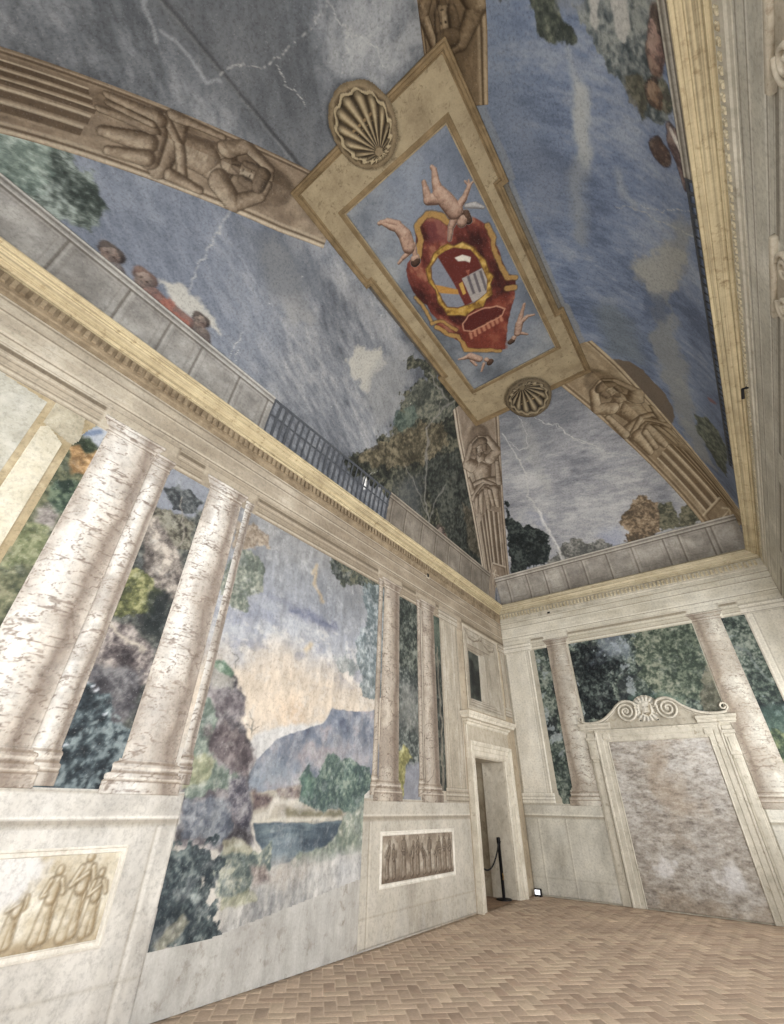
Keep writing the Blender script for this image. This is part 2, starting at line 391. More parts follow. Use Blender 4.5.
TH = .5
DY0, DY1, DZ = 8.93, 10.34, 2.31          # door opening in the left wall
WIN = [(-.9, .8), (2.3, 4.0), (5.6, 7.3), (8.6, 10.2)]  # window openings in the right wall, out of the picture below it
def wall_box(name, mat, holes, axis, lo, hi, plane, out):
    """a thick wall with rectangular holes. axis: which way it runs"""
    mb = MB(); cuts = sorted(set([lo, hi]+[c for h in holes for c in h[:2]]))
    def bx(a, b, z0, z1):
        p0, p1 = sorted((plane, plane+out))
        if axis == 'y': mb.box(p0, p1, a, b, z0, z1)
        else: mb.box(a, b, p0, p1, z0, z1)
    for a, b in zip(cuts[:-1], cuts[1:]):
        hs = [h for h in holes if h[0] <= a+1e-6 and h[1] >= b-1e-6]
        if not hs: bx(a, b, 0, ZS+.15)
        else:
            h = hs[0]
            if h[2] > 0: bx(a, b, 0, h[2])
            bx(a, b, h[3], ZS+.15)
    o = mb.build(name, mat); tag(o, kind='structure'); return o
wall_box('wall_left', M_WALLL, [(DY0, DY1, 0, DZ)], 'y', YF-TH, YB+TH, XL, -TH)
wall_box('wall_back', M_WALLB, [], 'x', XL, XR, YB, TH)
wall_box('wall_right', M_WALLB, [(a, b, 1.0, 4.3) for a, b in WIN], 'y', YF-TH, YB+TH, XR, TH)
wall_box('wall_front', M_WALLB, [(-3.9, -2.2, 1.0, 4.3), (-1.0, .7, 1.0, 4.3)], 'x', XL, XR, YF, -TH)
# frames of the windows the daylight comes through
for k, (a, b) in enumerate(WIN+[(-3.9, -2.2), (-1.0, .7)]):
    mb = MB(); fr = k >= len(WIN); q = YF-.3 if fr else XR+.3
    for c in (a, (a+b)/2-.03, b-.06):
        mb.box(c, c+.06, q-.03, q+.03, 1, 4.3) if fr else mb.box(q-.03, q+.03, c, c+.06, 1, 4.3)
    for z in (1.0, 2.6, 4.24):
        mb.box(a, b, q-.025, q+.025, z, z+.06) if fr else mb.box(q-.025, q+.025, a, b, z, z+.06)
    tag(mb.build('window_%d' % (k+1), M_PORT), kind='structure')

CORN = [(0, 5.955), (.03, 5.965), (.035, 5.99), (.06, 6.0), (.062, 6.035), (.10, 6.045), (.115, 6.05), (.15, 6.065), (.155, 6.085), (.19, 6.095), (.195, 6.11), (.22, 6.118), (.222, 6.14), (.20, 6.165), (0, 6.19)]
BED = [(0, 5.70), (.012, 5.71), (.015, 5.76), (.03, 5.775), (.03, 5.955), (0, 5.96)]
def cornice_side(n, S, a, b):
    def run(prof, name, mat, parent=None):
        mb = MB()
        rows = []
        for u, sg in ((a, 1), (b, -1)):
            rows.append([P3(S, u+sg*d, z, d) for d, z in prof])
        mb.grid(rows); return mb.build(name, mat, parent)
    o = run(CORN, 'trim_%d' % n, M_CORN if S in 'LR' else M_CORNB); tag(o, kind='structure')
    bed = run(BED, 'bed_moulding', M_WALLB if S in 'BR' else M_DENT, o)
    mb = MB(); p = .088; k = int((b-a-.1)/p)
    for i in range(k):
        u = a+.05+p*i; mb.slab(S, u, u+.052, 5.815 if S != 'R' else 5.85, 5.93 if S != 'R' else 5.91, .03, .062 if S != 'R' else .045, .008)
    mb.build('dentil_row', M_DENT if S in 'L' else M_CORNB, o)
cornice_side(1, 'L', YF, YB); cornice_side(2, 'B', XL, XR); cornice_side(3, 'R', YF, YB); cornice_side(4, 'F', XL, XR)

# ------------------------------------------------------------------ painted entablature under the cornices
STONE = {'L': (C(174, 161, 138), C(148, 134, 112), C(104, 90, 72), C(200, 189, 167)),
         'B': (C(214, 208, 190), C(190, 182, 160), C(140, 128, 106), C(232, 228, 212)),
         'R': (C(196, 192, 176), C(170, 165, 150), C(120, 112, 98), C(218, 214, 200))}
def entablature(n, S, a, b, blocks, warm=None):
    """blocks: stretches of u where the painted entablature steps forward over its columns"""
    lt, md, dk, hi = STONE[S]
    cv = Canvas(S, a, b, 4.86, 5.70, .03, .009); z = cv.v; u = cv.u
    f = fbm(u, z, 1.2, 5, 3, 1, .6); h = fbm(u, z*6, 3, 4, 9)
    base = ramp(np.clip(.5+(f-.5)*1.5+(h-.5)*.6, 0, 1), (0, md), (.55, lt), (1, hi))
    if S == 'L': # light fall-off put into the colour: browner towards the door, paler grey near
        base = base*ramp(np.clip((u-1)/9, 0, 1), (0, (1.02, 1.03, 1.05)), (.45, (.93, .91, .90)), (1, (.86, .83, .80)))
    cv.c = base
    inb = np.zeros(u.shape)
    for p, q in blocks: inb = np.maximum(inb, 1-sst(0, .02, np.maximum(p-u, u-q)))
    def band(z0, z1, col, op, m=1., soft=.006): cv.lay(col, op*sst(z0-soft, z0+soft, z)*(1-sst(z1-soft, z1+soft, z))*m)
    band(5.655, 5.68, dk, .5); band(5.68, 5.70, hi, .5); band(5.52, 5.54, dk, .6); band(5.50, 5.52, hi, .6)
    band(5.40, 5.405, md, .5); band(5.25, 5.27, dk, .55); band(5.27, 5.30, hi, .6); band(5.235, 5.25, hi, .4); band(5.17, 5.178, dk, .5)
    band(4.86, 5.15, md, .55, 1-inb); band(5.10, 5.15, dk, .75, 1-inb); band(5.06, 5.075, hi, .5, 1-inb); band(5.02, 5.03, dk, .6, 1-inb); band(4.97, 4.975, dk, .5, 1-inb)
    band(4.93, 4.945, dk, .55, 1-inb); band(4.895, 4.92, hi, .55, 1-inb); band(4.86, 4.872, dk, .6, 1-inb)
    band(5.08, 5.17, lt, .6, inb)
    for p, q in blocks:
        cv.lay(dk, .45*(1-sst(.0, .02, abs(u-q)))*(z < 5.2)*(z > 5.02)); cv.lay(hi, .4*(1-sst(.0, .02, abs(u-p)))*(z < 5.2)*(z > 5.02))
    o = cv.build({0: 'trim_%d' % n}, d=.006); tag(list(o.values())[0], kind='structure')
entablature(5, 'L', YF, YB, [(.75, 1.62), (2.02, 2.86), (5.7, 6.45), (6.95, 7.72), (7.85, 8.85)])
entablature(6, 'B', XL, XR, [(-4.62, -3.85), (-3.5, -2.9), (-.27, .32), (.66, 1.39)])
entablature(7, 'R', YF, YB, [(1.2, 1.9), (3.0, 3.7), (6, 6.7), (9, 9.7)])

# ------------------------------------------------------------------ painted columns and pilasters
NEARC = (C(220, 217, 210), C(204, 198, 188), C(184, 174, 161), C(138, 124, 111), C(112, 94, 82))
FARC = (C(186, 174, 157), C(172, 159, 142), C(152, 138, 121), C(122, 106, 92), C(100, 84, 72))
BACKC = (C(214, 210, 196), C(198, 191, 177), C(182, 172, 156), C(150, 135, 118), C(128, 112, 97))
def marble(cv, cc, r, pal, seed, flip=1, vein=.55, tint=1.):
    a = (cv.u-cc)/r*flip; hi, lt, md, dk, vn_ = [np.clip(x*tint, 0, 1) for x in pal]
    col = ramp(np.clip(a+(fbm(cv.u, cv.v, 3, 3, seed+2)-.5)*.5, -1.2, 1.2), (-1.05, md), (-.8, lt), (-.4, hi), (.0, lt), (.35, md), (.62, dk), (.85, dk*.6+md*.4), (1.05, md))
    cv.c = col
    x = cc*.7+np.arcsin(np.clip(a, -1, 1))*r*.95
    y_ = cv.v*3.7+.15*a*a; wx = x+.04*(fbm(x, y_, 9, 2, seed+3)-.5); n1 = fbm(wx, y_, 3.4, 3, seed, g=.45); v1 = 1-sst(.004, .030, abs(n1-.5)); n2 = fbm(wx, y_*1.15, 6., 3, seed+40, g=.45); v2 = (1-sst(0.004, .036, abs(n2-.47)))*sst(.4, .6, fbm(x, cv.v, 2.5, 3, seed+60))
    blot = sst(.52, .68, fbm(x, cv.v, 2.2, 4, seed+70))
    cv.lay(vn_, np.clip(v1*vein*1.1+v2*vein*.8, 0, .75)); cv.lay(dk, blot*.38)
    cv.tone(fbm(cv.u, cv.v, 18, 3, seed+5), .06)
def column(S, uc, r, label, pal=NEARC, seed=1, flip=1, z0=1.53, z1=5.06, d=.012, res=.011, tint=1., group=None, half=None, base=True, name='painted_column', rt=None):
    root = empty(name, P3(S, uc, z0, 0)); tag(root, label, 'column', group); rt = rt or r*.93
    def piece(nm, za, zb, wfun, dd, shade=None):
        cv = Canvas(S, -1, 1, za, zb, 2/max(6, int(2*r*1.4/res)), res)
        a = cv.u.copy(); w = wfun(cv.v); lo, hi_ = half or (-1, 1)
        cv.u = uc+np.clip(a, lo, hi_)*w if half is None else uc+(lo+(a+1)/2*(hi_-lo))*w
        marble(cv, uc, np.maximum(w, .01), pal, seed, flip, tint=tint)
        if shade is not None: shade(cv)
        o = list(cv.build({0: nm}, d=dd).values())[0]; put(o, root); return o
    hb = .27 if base else 0
    def wsh(z): t = (z-z0)/(z1-z0); return r+(rt-r)*np.clip(t, 0, 1)**1.6
    piece('shaft', z0+hb-.01, z1-.2, wsh, d)
    def rings(zs):
        def f(cv):
            for zq, w, k in zs: cv.lay(C(110, 90, 70) if k < 0 else C(240, 232, 216)*tint, abs(k)*(1-sst(w*.5, w, abs(cv.v-zq))))
        return f
    if base:
        def wb(z):
            t = z-z0; w = np.where(t < .10, 1.42, np.where(t < .16, 1.34+.06*np.sin((t-.10)/.06*np.pi), np.where(t < .2, 1.22, np.where(t < .24, 1.2+.05*np.sin((t-.2)/.04*np.pi), 1.08)))); return r*w
        piece('base', z0+.0, z0+hb, wb, d+.003, rings([(z0+.10, .012, -.5), (z0+.115, .01, .4), (z0+.165, .012, -.5), (z0+.20, .01, .35), (z0+.242, .01, -.4)]))
    def wc(z):
        t = z1-z; w = np.where(t < .045, 1.32, np.where(t < .12, 1.28-.16*(t-.045)/.075, np.where(t < .14, 1.07, np.where(t < .175, 1.02, 1.08)))); return rt*w
    piece('capital', z1-.2, z1, wc, d+.003, rings([(z1-.045, .012, -.5), (z1-.02, .014, .3), (z1-.125, .01, -.45), (z1-.155, .012, .35), (z1-.178, .01, -.45)]))
    return root
G1 = 'painted marble columns'
column('L', 1.11, .285, 'broadest veined marble column, painted at the near end beside the sunlit pier', NEARC, 11, z0=1.55)
column('L', 1.49, .118, 'slim painted marble column tucked behind the broadest column, palm plants beside it', NEARC, 23, z0=1.57, z1=4.95, tint=.97, name='painted_half_column', d=.006)
column('L', 2.38, .26, 'large painted marble column with moulded base at the edge of the lake landscape', NEARC, 35)
column('L', 2.72, .085, 'thin painted shaft just behind the large column bordering the lake landscape', NEARC, 41, z0=1.62, z1=5.0, tint=.93, name='painted_half_column', half=(-.3, 1), base=True, d=.009)
column('L', 5.80, .08, 'thin painted shaft between the mountain view and a marble column', FARC, 52, z0=1.6, z1=5.0, tint=.97, name='painted_half_column', half=(-1, .5), d=.009)
column('L', 6.12, .25, 'painted marble column right of the mountain landscape, above the relief frieze', FARC, 58)
column('L', 7.05, .085, 'thin painted shaft hugging the column closest to the doorway', FARC, 66, z0=1.6, z1=5.0, tint=.95, name='painted_half_column', half=(-1, .6), d=.009)
column('L', 7.37, .235, 'painted marble column closest to the doorway, on the same wall', FARC, 71, tint=.97)
column('B', -3.22, .255, 'painted marble column on the end wall between the corner pilaster and the walled-up portal', BACKC, 83, flip=-1)
column('B', .02, .27, 'painted marble column on the end wall at the far side of the walled-up portal', BACKC, 97, flip=-1)

def pilaster(S, u0, u1, label, col, z0=1.55, z1=5.08, d=.010, cat='pilaster', inner=None, seed=7, capital=True):
    lt, md, dk, hi = col; root = empty('painted_pilaster', P3(S, (u0+u1)/2, z0, 0)); tag(root, label, cat)
    def sh(nm, a, b, za, zb, dd, fn):
        cv = Canvas(S, a, b, za, zb, .02, .02 if zb-za > .6 else .009)
        f = fbm(cv.u, cv.v*.35, 5, 5, seed, g=.6); cv.c = ramp(np.clip(.5+(f-.5)*1.5, 0, 1), (0, md), (.5, lt), (1, hi)); fn(cv)
        put(list(cv.build({0: nm}, d=dd).values())[0], root)
    def edges(cv):
        for uu, c_, w in ((u0+.035, hi, .5), (u0+.01, dk, .4), (u1-.05, dk, .5), (u1-.015, hi, .3)): cv.lay(c_, w*(1-sst(.006, .016, abs(cv.u-uu))))
        if inner:
            for uu in inner: cv.lay(hi, .6*(1-sst(.006, .014, abs(cv.u-uu)))); cv.lay(dk, .4*(1-sst(.006, .014, abs(cv.u-uu-.022))))
    def bands(zs):
        def f(cv):
            for zq, c_, w in zs: cv.lay(c_, w*(1-sst(.006, .014, abs(cv.v-zq))))
        return f
    sh('shaft', u0, u1, z0+.2, z1-.22, d, edges)
    sh('base', u0-.04, u1+.04, z0, z0+.2, d+.004, bands([(z0+.01, dk, .5), (z0+.08, dk, .5), (z0+.1, hi, .6), (z0+.14, dk, .4), (z0+.19, hi, .4)]))
    if capital: sh('capital', u0-.04, u1+.04, z1-.22, z1, d+.004, bands([(z1-.02, dk, .5), (z1-.05, hi, .6), (z1-.1, dk, .5), (z1-.13, hi, .5), (z1-.2, dk, .5), (z1-.18, hi, .5)]))
    return root
SL = (C(168, 157, 137), C(151, 140, 121), C(110, 95, 77), C(192, 183, 166)); SB = (C(218, 212, 196), C(204, 198, 180), C(150, 140, 120), C(234, 230, 216))
SN = (C(214, 202, 172), C(196, 182, 150), C(140, 122, 92), C(232, 222, 196))
pilaster('L', 7.86, 8.58, 'flat painted stone pilaster between the last column and the doorway', SL, inner=(8.0, 8.36))
pilaster('L', 10.86, 11.15, 'narrow painted pilaster squeezed in the corner beside the doorway', SL, z0=3.3, seed=9)
pilaster('B', -4.60, -3.93, 'pale painted pilaster on the end wall filling the room corner', SB, inner=(-4.05,), seed=12)
pilaster('B', .68, 1.38, 'pale painted pilaster at the far end of the end wall by the right-hand corner', SB, inner=(.80,), seed=14)
# the painted pier at the near end of the left wall: grey field, return, light face and shaded edge
pier = empty('painted_pier', P3('L', .2, 1.5, 0)); tag(pier, 'painted stone pier with a sunlit face at the upper left edge of the picture', 'pier')
def piersheet(nm, pts, lo, mid, hi_, d, seed):
    a = np.array(pts); cv = Canvas('L', a[:, 0].min(), a[:, 0].max(), a[:, 1].min(), a[:, 1].max(), .012)
    f = fbm(cv.u, cv.v, 5, 5, seed, g=.65); cv.c = ramp(np.clip(.5+(f-.5)*1.6, 0, 1), (0, lo), (.5, mid), (1, hi_)); cv.keep = psd(cv.u, cv.v, pts) < 0
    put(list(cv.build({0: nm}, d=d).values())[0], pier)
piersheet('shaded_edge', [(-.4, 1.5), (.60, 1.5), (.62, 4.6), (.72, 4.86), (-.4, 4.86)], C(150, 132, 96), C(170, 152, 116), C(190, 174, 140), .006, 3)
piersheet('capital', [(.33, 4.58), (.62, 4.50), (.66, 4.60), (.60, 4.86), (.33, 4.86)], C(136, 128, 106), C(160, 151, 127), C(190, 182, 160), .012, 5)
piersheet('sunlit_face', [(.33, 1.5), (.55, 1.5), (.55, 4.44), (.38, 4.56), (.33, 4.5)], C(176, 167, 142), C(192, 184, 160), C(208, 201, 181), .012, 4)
piersheet('grey_field', [(-.6, 1.5), (.24, 1.5), (.27, 4.80), (-.2, 4.86), (-.6, 4.86)], C(160, 156, 140), C(178, 175, 161), C(196, 193, 181), .009, 6)

# ------------------------------------------------------------------ landscapes painted between the columns
def thing_from(out, names_tags):
    """layer 0 is the thing; the others are its parts"""
    root = out[min(out)]
    for k, o in out.items():
        if o is not root: put(o, root)
    return root
def sweep_up(out, layers):
    return {k: v for k, v in out.items() if k in layers}

def lake_landscape():
    cv = Canvas('L', 2.60, 5.90, .40, 4.90, .0115); u, v = cv.u, cv.v
    A = lambda pts: ats('L', pts, (200, 500), 3.92)      # upper half
    Bp = lambda pts: ats('L', pts, (150, 650), 3.409)    # lower half
    f = fbm(u, v*1.5, 1.6, 6, 3, g=.58); f2 = fbm(u, v*1.3, 5, 5, 9, g=.6)
    h = v+(f-.5)*.9
    cv.c = ramp(h, (1.7, C(200, 192, 178)), (2.35, C(212, 192, 166)), (2.75, C(204, 187, 164)), (3.0, C(190, 180, 168)), (3.35, C(166, 170, 178)), (3.8, C(150, 156, 168)), (4.3, C(142, 146, 152)), (4.9, C(146, 146, 146)))
    cv.lay(C(222, 216, 206), .5*sst(.52, .68, f2)*sst(2.6, 3.0, v)*(1-sst(3.6, 3.9, v)))
    cv.lay(C(128, 136, 158), .6*sst(.55, .7, fbm(u*1.4, v*2.2, 2.3, 5, 31))*sst(2.7, 3.1, v)*(1-sst(3.7, 4.1, v)))
    cv.lay(C(118, 122, 128), .35*sst(.5, .7, fbm(u, v, 2.0, 5, 37))*sst(3.6, 4.0, v))
    cv.poly(A([(230, 620), (380, 600), (560, 690), (640, 760), (400, 880), (250, 890), (200, 800)]), C(212, 188, 158), .3, .2, 2, op=.5)
    cv.poly(A([(320, 800), (400, 790), (400, 880), (330, 890)]), C(212, 172, 130), .14, .1, 5, op=.5)
    cv.line(A([(360, 435), (430, 450), (480, 480), (530, 495)]), C(98, 106, 140), .045, .05, .05, 8, .8)
    cv.line(A([(440, 285), (455, 260), (450, 330), (480, 400)]), C(206, 172, 120), .03, .04, .05, 8, .8)
    cv.line(A([(415, 590), (435, 570)]), C(212, 180, 130), .04, .04, .03, 8, .7)
    cv.line(A([(230, 370), (340, 400), (520, 510)]), C(120, 126, 150), .05, .08, .08, 4, .5)
    # mountains (1)
    cv.poly(Bp([(335, 330), (360, 280), (430, 262), (520, 255), (590, 250), (600, 420), (340, 420)]), C(200, 198, 194), .03, .04, 6, layer=1)
    mt = Bp([(325, 480), (338, 420), (365, 375), (400, 340), (430, 305), (470, 290), (520, 272), (560, 262), (590, 252), (606, 225), (622, 198), (650, 205), (700, 212), (770, 205), (790, 520), (500, 540)])
    sd = psd(u, v, mt)+cv.wob(.03, 7, 8); g = fbm(u, v, 3, 6, 14, g=.62); g2 = ridge(u*1.3, v, 3.2, 4, 19)
    mc = ramp(np.clip(.5+(g-.5)*1.9+(g2-.4)*.25, 0, 1), (0, C(88, 98, 122)), (.35, C(112, 122, 142)), (.6, C(140, 144, 156)), (.8, C(160, 150, 156)), (1, C(172, 170, 172)))
    cv.lay(mc, 1-sst(-.012, .012, sd), 1)
    cv.poly(Bp([(330, 470), (345, 400), (420, 370), (500, 400), (480, 470)]), C(134, 152, 168), .12, .06, 6, op=.65, layer=1)
    cv.poly(Bp([(590, 260), (622, 200), (650, 215), (640, 260)]), C(104, 118, 142), .05, .03, 6, op=.6)
    cv.poly(Bp([(620, 300), (700, 330), (770, 300), (770, 420), (640, 420)]), C(150, 150, 158), .1, .08, 5, op=.5)
    # shore and far bank (2)
    cv.poly(Bp([(330, 485), (430, 478), (520, 460), (660, 520), (700, 590), (640, 600), (350, 600)]), C(176, 166, 146), .015, .02, 9, layer=2)
    cv.rock(Bp([(345, 478), (420, 500), (400, 530), (350, 545)]), C(84, 68, 72), C(116, 94, 92), C(150, 126, 112), .02, 7, layer=2)
    cv.rock(Bp([(430, 478), (510, 460), (520, 505), (440, 500)]), C(96, 80, 80), C(128, 110, 104), C(160, 144, 130), .02, 7, layer=2)
    cv.line(Bp([(355, 575), (400, 560), (420, 520), (510, 515)]), C(214, 206, 190), .035, .03, .02, 9, .7)
    cv.line(Bp([(470, 552), (560, 560), (650, 558)]), C(110, 104, 70), .035, .03, .02, 9, .7)
    cv.line(Bp([(350, 585), (450, 578), (650, 576)]), C(206, 198, 176), .02, .02, .01, 9, .8)
    # lake (3)
    lk = Bp([(352, 592), (450, 586), (560, 590), (655, 578), (655, 620), (620, 652), (560, 690), (500, 712), (410, 745), (390, 700), (360, 650)])
    sd = psd(u, v, lk)+cv.wob(.02, 6, 5); g = fbm(u*.5, v*3, 4, 5, 41, g=.6)
    cv.lay(ramp(np.clip(.5+(g-.5)*1.8+(v-1.35)*.6, 0, 1), (0, C(58, 76, 94)), (.45, C(82, 102, 116)), (.75, C(112, 132, 138)), (1, C(150, 166, 168))), 1-sst(-.01, .01, sd), 3)
    cv.poly(Bp([(410, 640), (500, 620), (520, 690), (420, 740)]), C(140, 160, 170), .06, .08, 9, op=.5)
    cv.poly(Bp([(560, 600), (650, 595), (640, 640), (580, 670)]), C(62, 80, 96), .08, .06, 9, op=.5)
    # trees on the far shore (4)
    cv.leaves(Bp([(505, 520), (512, 440), (540, 402), (565, 430), (585, 380), (615, 345), (650, 365), (700, 385), (750, 400), (780, 520), (740, 600), (650, 555), (560, 545)]), C(62, 86, 84), C(94, 122, 108), C(142, 160, 140), .07, 5, 22, 4, 13)
    cv.poly(Bp([(515, 420), (560, 420), (560, 510), (515, 510)]), C(84, 130, 108), .06, .06, 9, op=.45)
    # near bank on the right (5)
    cv.leaves(Bp([(660, 570), (740, 520), (800, 560), (800, 720), (700, 700), (560, 720), (430, 742), (500, 712), (600, 665), (640, 630)]), C(112, 128, 112), C(142, 154, 132), C(186, 186, 168), .05, 4, 16, 5, 15)
    # washed out foreground (6)
    fg = Bp([(240, 790), (350, 750), (430, 742), (560, 715), (720, 690), (800, 690), (800, 1100), (100, 1100), (240, 960)])
    sd = psd(u, v, fg)+cv.wob(.1, 3, 6); g = fbm(u*1.5, v*.7, 5, 6, 44, g=.66)
    cv.lay(ramp(np.clip(.5+(g-.5)*2.2, 0, 1), (0, C(136, 138, 140)), (.5, C(176, 174, 168)), (1, C(212, 208, 200))), 1-sst(-.12, .12, sd), 6)
    cv.poly(Bp([(640, 700), (700, 700), (720, 900), (650, 900)]), C(206, 206, 206), .12, .1, 5, op=.6)
    cv.poly(Bp([(420, 740), (560, 730), (500, 800), (400, 800)]), C(184, 170, 154), .1, .08, 6, op=.6)
    # cliff (7)
    cl = Bp([(90, 660), (112, 520), (105, 430), (115, 360), (140, 270), (165, 190), (185, 110), (205, 45), (240, 40), (262, 62), (290, 92), (300, 130), (325, 180), (322, 215), (305, 242), (330, 275), (350, 320), (355, 370), (335, 420), (330, 470), (348, 500), (350, 560), (340, 620), (362, 665), (240, 680)])
    cv.rock(cl, C(58, 54, 60), C(98, 92, 98), C(160, 152, 152), .05, 2.6, layer=7)
    cv.leaves(Bp([(115, 360), (160, 200), (200, 150), (215, 200), (240, 240), (190, 330), (230, 400), (290, 420), (290, 470), (180, 500), (110, 500)]), C(84, 106, 92), C(122, 142, 124), C(170, 178, 158), .06, 4, 20, None, 61, op=.9)
    cv.poly(Bp([(205, 60), (240, 55), (262, 80), (290, 100), (280, 130), (210, 130)]), C(186, 182, 166), .03, .04, 9, op=.7)
    cv.leaves(Bp([(205, 45), (250, 38), (288, 78), (280, 92), (230, 70)]), C(74, 108, 84), C(100, 134, 104), C(140, 164, 136), .02, 6, 22, None, 63)
    cv.rock(Bp([(205, 145), (260, 130), (325, 180), (318, 215), (270, 225), (225, 200)]), C(78, 68, 76), C(108, 96, 102), C(150, 140, 142), .05, 5, seed=64, op=.7)
    cv.rock(Bp([(180, 270), (240, 252), (300, 270), (350, 330), (350, 380), (325, 430), (240, 390), (200, 340)]), C(66, 54, 60), C(98, 82, 86), C(146, 130, 128), .06, 4.5, seed=66, op=.7)
    cv.rock(Bp([(270, 440), (330, 430), (345, 520), (340, 620), (300, 600), (262, 520)]), C(56, 56, 70), C(94, 90, 104), C(150, 146, 150), .02, 5, seed=68)
    cv.rock(Bp([(110, 520), (250, 500), (290, 600), (240, 660), (100, 650)]), C(62, 74, 92), C(88, 98, 116), C(136, 146, 156), .05, 4, seed=69, op=.85)
    cv.leaves(Bp([(110, 380), (180, 350), (220, 380), (200, 440), (110, 470)]), C(120, 126, 84), C(150, 152, 104), C(186, 184, 140), .04, 6, 24, None, 71, op=.75)
    cv.line(Bp([(345, 290), (352, 240), (340, 215)]), C(92, 92, 86), .006, .008, .03, 14, .7); cv.line(Bp([(288, 60), (300, 30), (282, 15)]), C(92, 92, 86), .006, .008, .03, 14, .7)
    cv.line(Bp([(328, 255), (350, 275), (372, 262)]), C(92, 92, 86), .006, .008, .03, 14, .7)
    # middle bushes (8)
    cv.leaves(Bp([(235, 690), (280, 640), (330, 670), (410, 675), (405, 745), (350, 790), (330, 850), (250, 870), (205, 760)]), C(78, 96, 96), C(118, 132, 122), C(172, 174, 150), .06, 6, 24, 8, 73)
    cv.leaves(Bp([(250, 650), (330, 640), (345, 690), (250, 700)]), C(128, 120, 92), C(160, 154, 118), C(190, 184, 150), .03, 7, 24, None, 74, op=.8)
    cv.rock(Bp([(340, 735), (395, 735), (410, 790), (350, 800)]), C(110, 96, 94), C(146, 130, 122), C(180, 166, 156), .02, 8, seed=75)
    cv.leaves(Bp([(250, 850), (330, 820), (360, 850), (280, 880), (245, 880)]), C(140, 142, 104), C(170, 170, 130), C(196, 194, 160), .03, 7, 24, None, 76, op=.7)
    # dark leafy bush at the lower left (9)
    cv.leaves(Bp([(50, 660), (240, 640), (200, 700), (225, 770), (245, 830), (240, 900), (245, 985), (100, 1030), (-40, 1060), (-30, 900)]), C(40, 54, 64), C(64, 80, 86), C(116, 132, 130), .13, 5, 26, 9, 81)
    cv.leaves(Bp([(10, 1010), (60, 950), (110, 905), (135, 925), (110, 960), (60, 1000), (30, 1040)]), C(128, 126, 106), C(164, 162, 136), C(196, 194, 172), .02, 8, 26, None, 82, op=.85)
    cv.leaves(Bp([(130, 830), (160, 820), (180, 850), (150, 870)]), C(150, 166, 162), C(176, 190, 184), C(206, 214, 208), .02, 12, 30, None, 83, op=.8)
    # boughs hanging into the sky: left (10) and right (11)
    cv.leaves(A([(165, 190), (215, 215), (250, 250), (258, 310), (230, 370), (190, 385), (180, 440), (150, 430), (100, 400), (60, 330)]), C(92, 104, 92), C(120, 130, 114), C(158, 162, 142), .05, 8, 26, 10, 91)
    cv.leaves(A([(150, 90), (215, 95), (275, 150), (268, 195), (220, 185), (170, 200), (120, 190)]), C(132, 108, 82), C(160, 134, 104), C(186, 164, 134), .05, 8, 26, 10, 92, op=.85)
    cv.leaves(A([(500, 235), (560, 235), (620, 265), (690, 310), (730, 320), (730, 460), (680, 400), (660, 350), (600, 330), (560, 340), (520, 290)]), C(48, 56, 52), C(72, 80, 68), C(112, 112, 86), .05, 8, 26, 11, 94)
    cv.leaves(A([(640, 340), (720, 340), (720, 780), (650, 760), (640, 700), (600, 620), (620, 520), (660, 480)]), C(78, 96, 100), C(112, 130, 134), C(164, 176, 178), .11, 4, 18, 11, 95, op=.85)
    cv.leaves(A([(530, 620), (570, 610), (630, 640), (610, 690), (560, 680)]), C(112, 126, 126), C(138, 148, 146), C(170, 176, 172), .08, 6, 22, None, 96, op=.75)
    cv.sat = .62; cv.c = cv.c*.94; cv.tone(fbm(u, v*.35, 14, 4, 99), .14); cv.lay(C(170, 168, 164), np.full(u.shape, .05))
    cv.lay(C(200, 200, 198), .30*sst(.5, .78, fbm(u, v, 9, 5, 98, g=.7)))
    # the opening: wide above the dado, closed by the slanting side of the dado block on the left
    L_, R_ = 2.84, 5.56
    cv.keep = psd(u, v, [(2.88, 4.88), (2.60, 4.88), (2.60, 1.8), (2.80, 1.52), (2.84, .44), (3.4, .44), (5.56, .70), (5.56, 1.6), (5.90, 1.8), (5.90, 4.88)]) < 0
    out = cv.build({0: 'painted_landscape', 1: 'mountain', 2: 'far_shore', 3: 'lake', 4: 'shore_trees', 5: 'grassy_bank', 6: 'worn_foreground', 7: 'cliff', 8: 'bushes', 9: 'dark_bush', 10: 'hanging_branch', 11: 'hanging_branch'})
    r = thing_from(out, None); tag(r, 'large fresco of a lake below a rocky cliff and blue mountains under an orange sky', 'fresco')
lake_landscape()

def strip_landscape(S, u0, u1, v0, v1, label, fn, res=.0115, keep=None, parts={}):
    cv = Canvas(S, u0, u1, v0, v1, res); cv.sat = .6; fn(cv); cv.tone(fbm(cv.u, cv.v, 14, 4, 99), .10)
    cv.lay(C(190, 196, 190), .22*sst(.55, .8, fbm(cv.u, cv.v, 9, 5, 98, g=.7)))
    if keep is not None: cv.keep = psd(cv.u, cv.v, keep) < 0
    out = cv.build({0: 'painted_landscape', **parts}); r = thing_from(out, None); tag(r, label, 'fresco'); return r
def lf(cv, dark, mid, light, sc=4, seed=1):
    cv.leaves([(cv.u.min()-1, cv.v.min()-1), (cv.u.max()+1, cv.v.min()-1), (cv.u.max()+1, cv.v.max()+1), (cv.u.min()-1, cv.v.max()+1)], dark, mid, light, .1, sc, 22, None, seed)

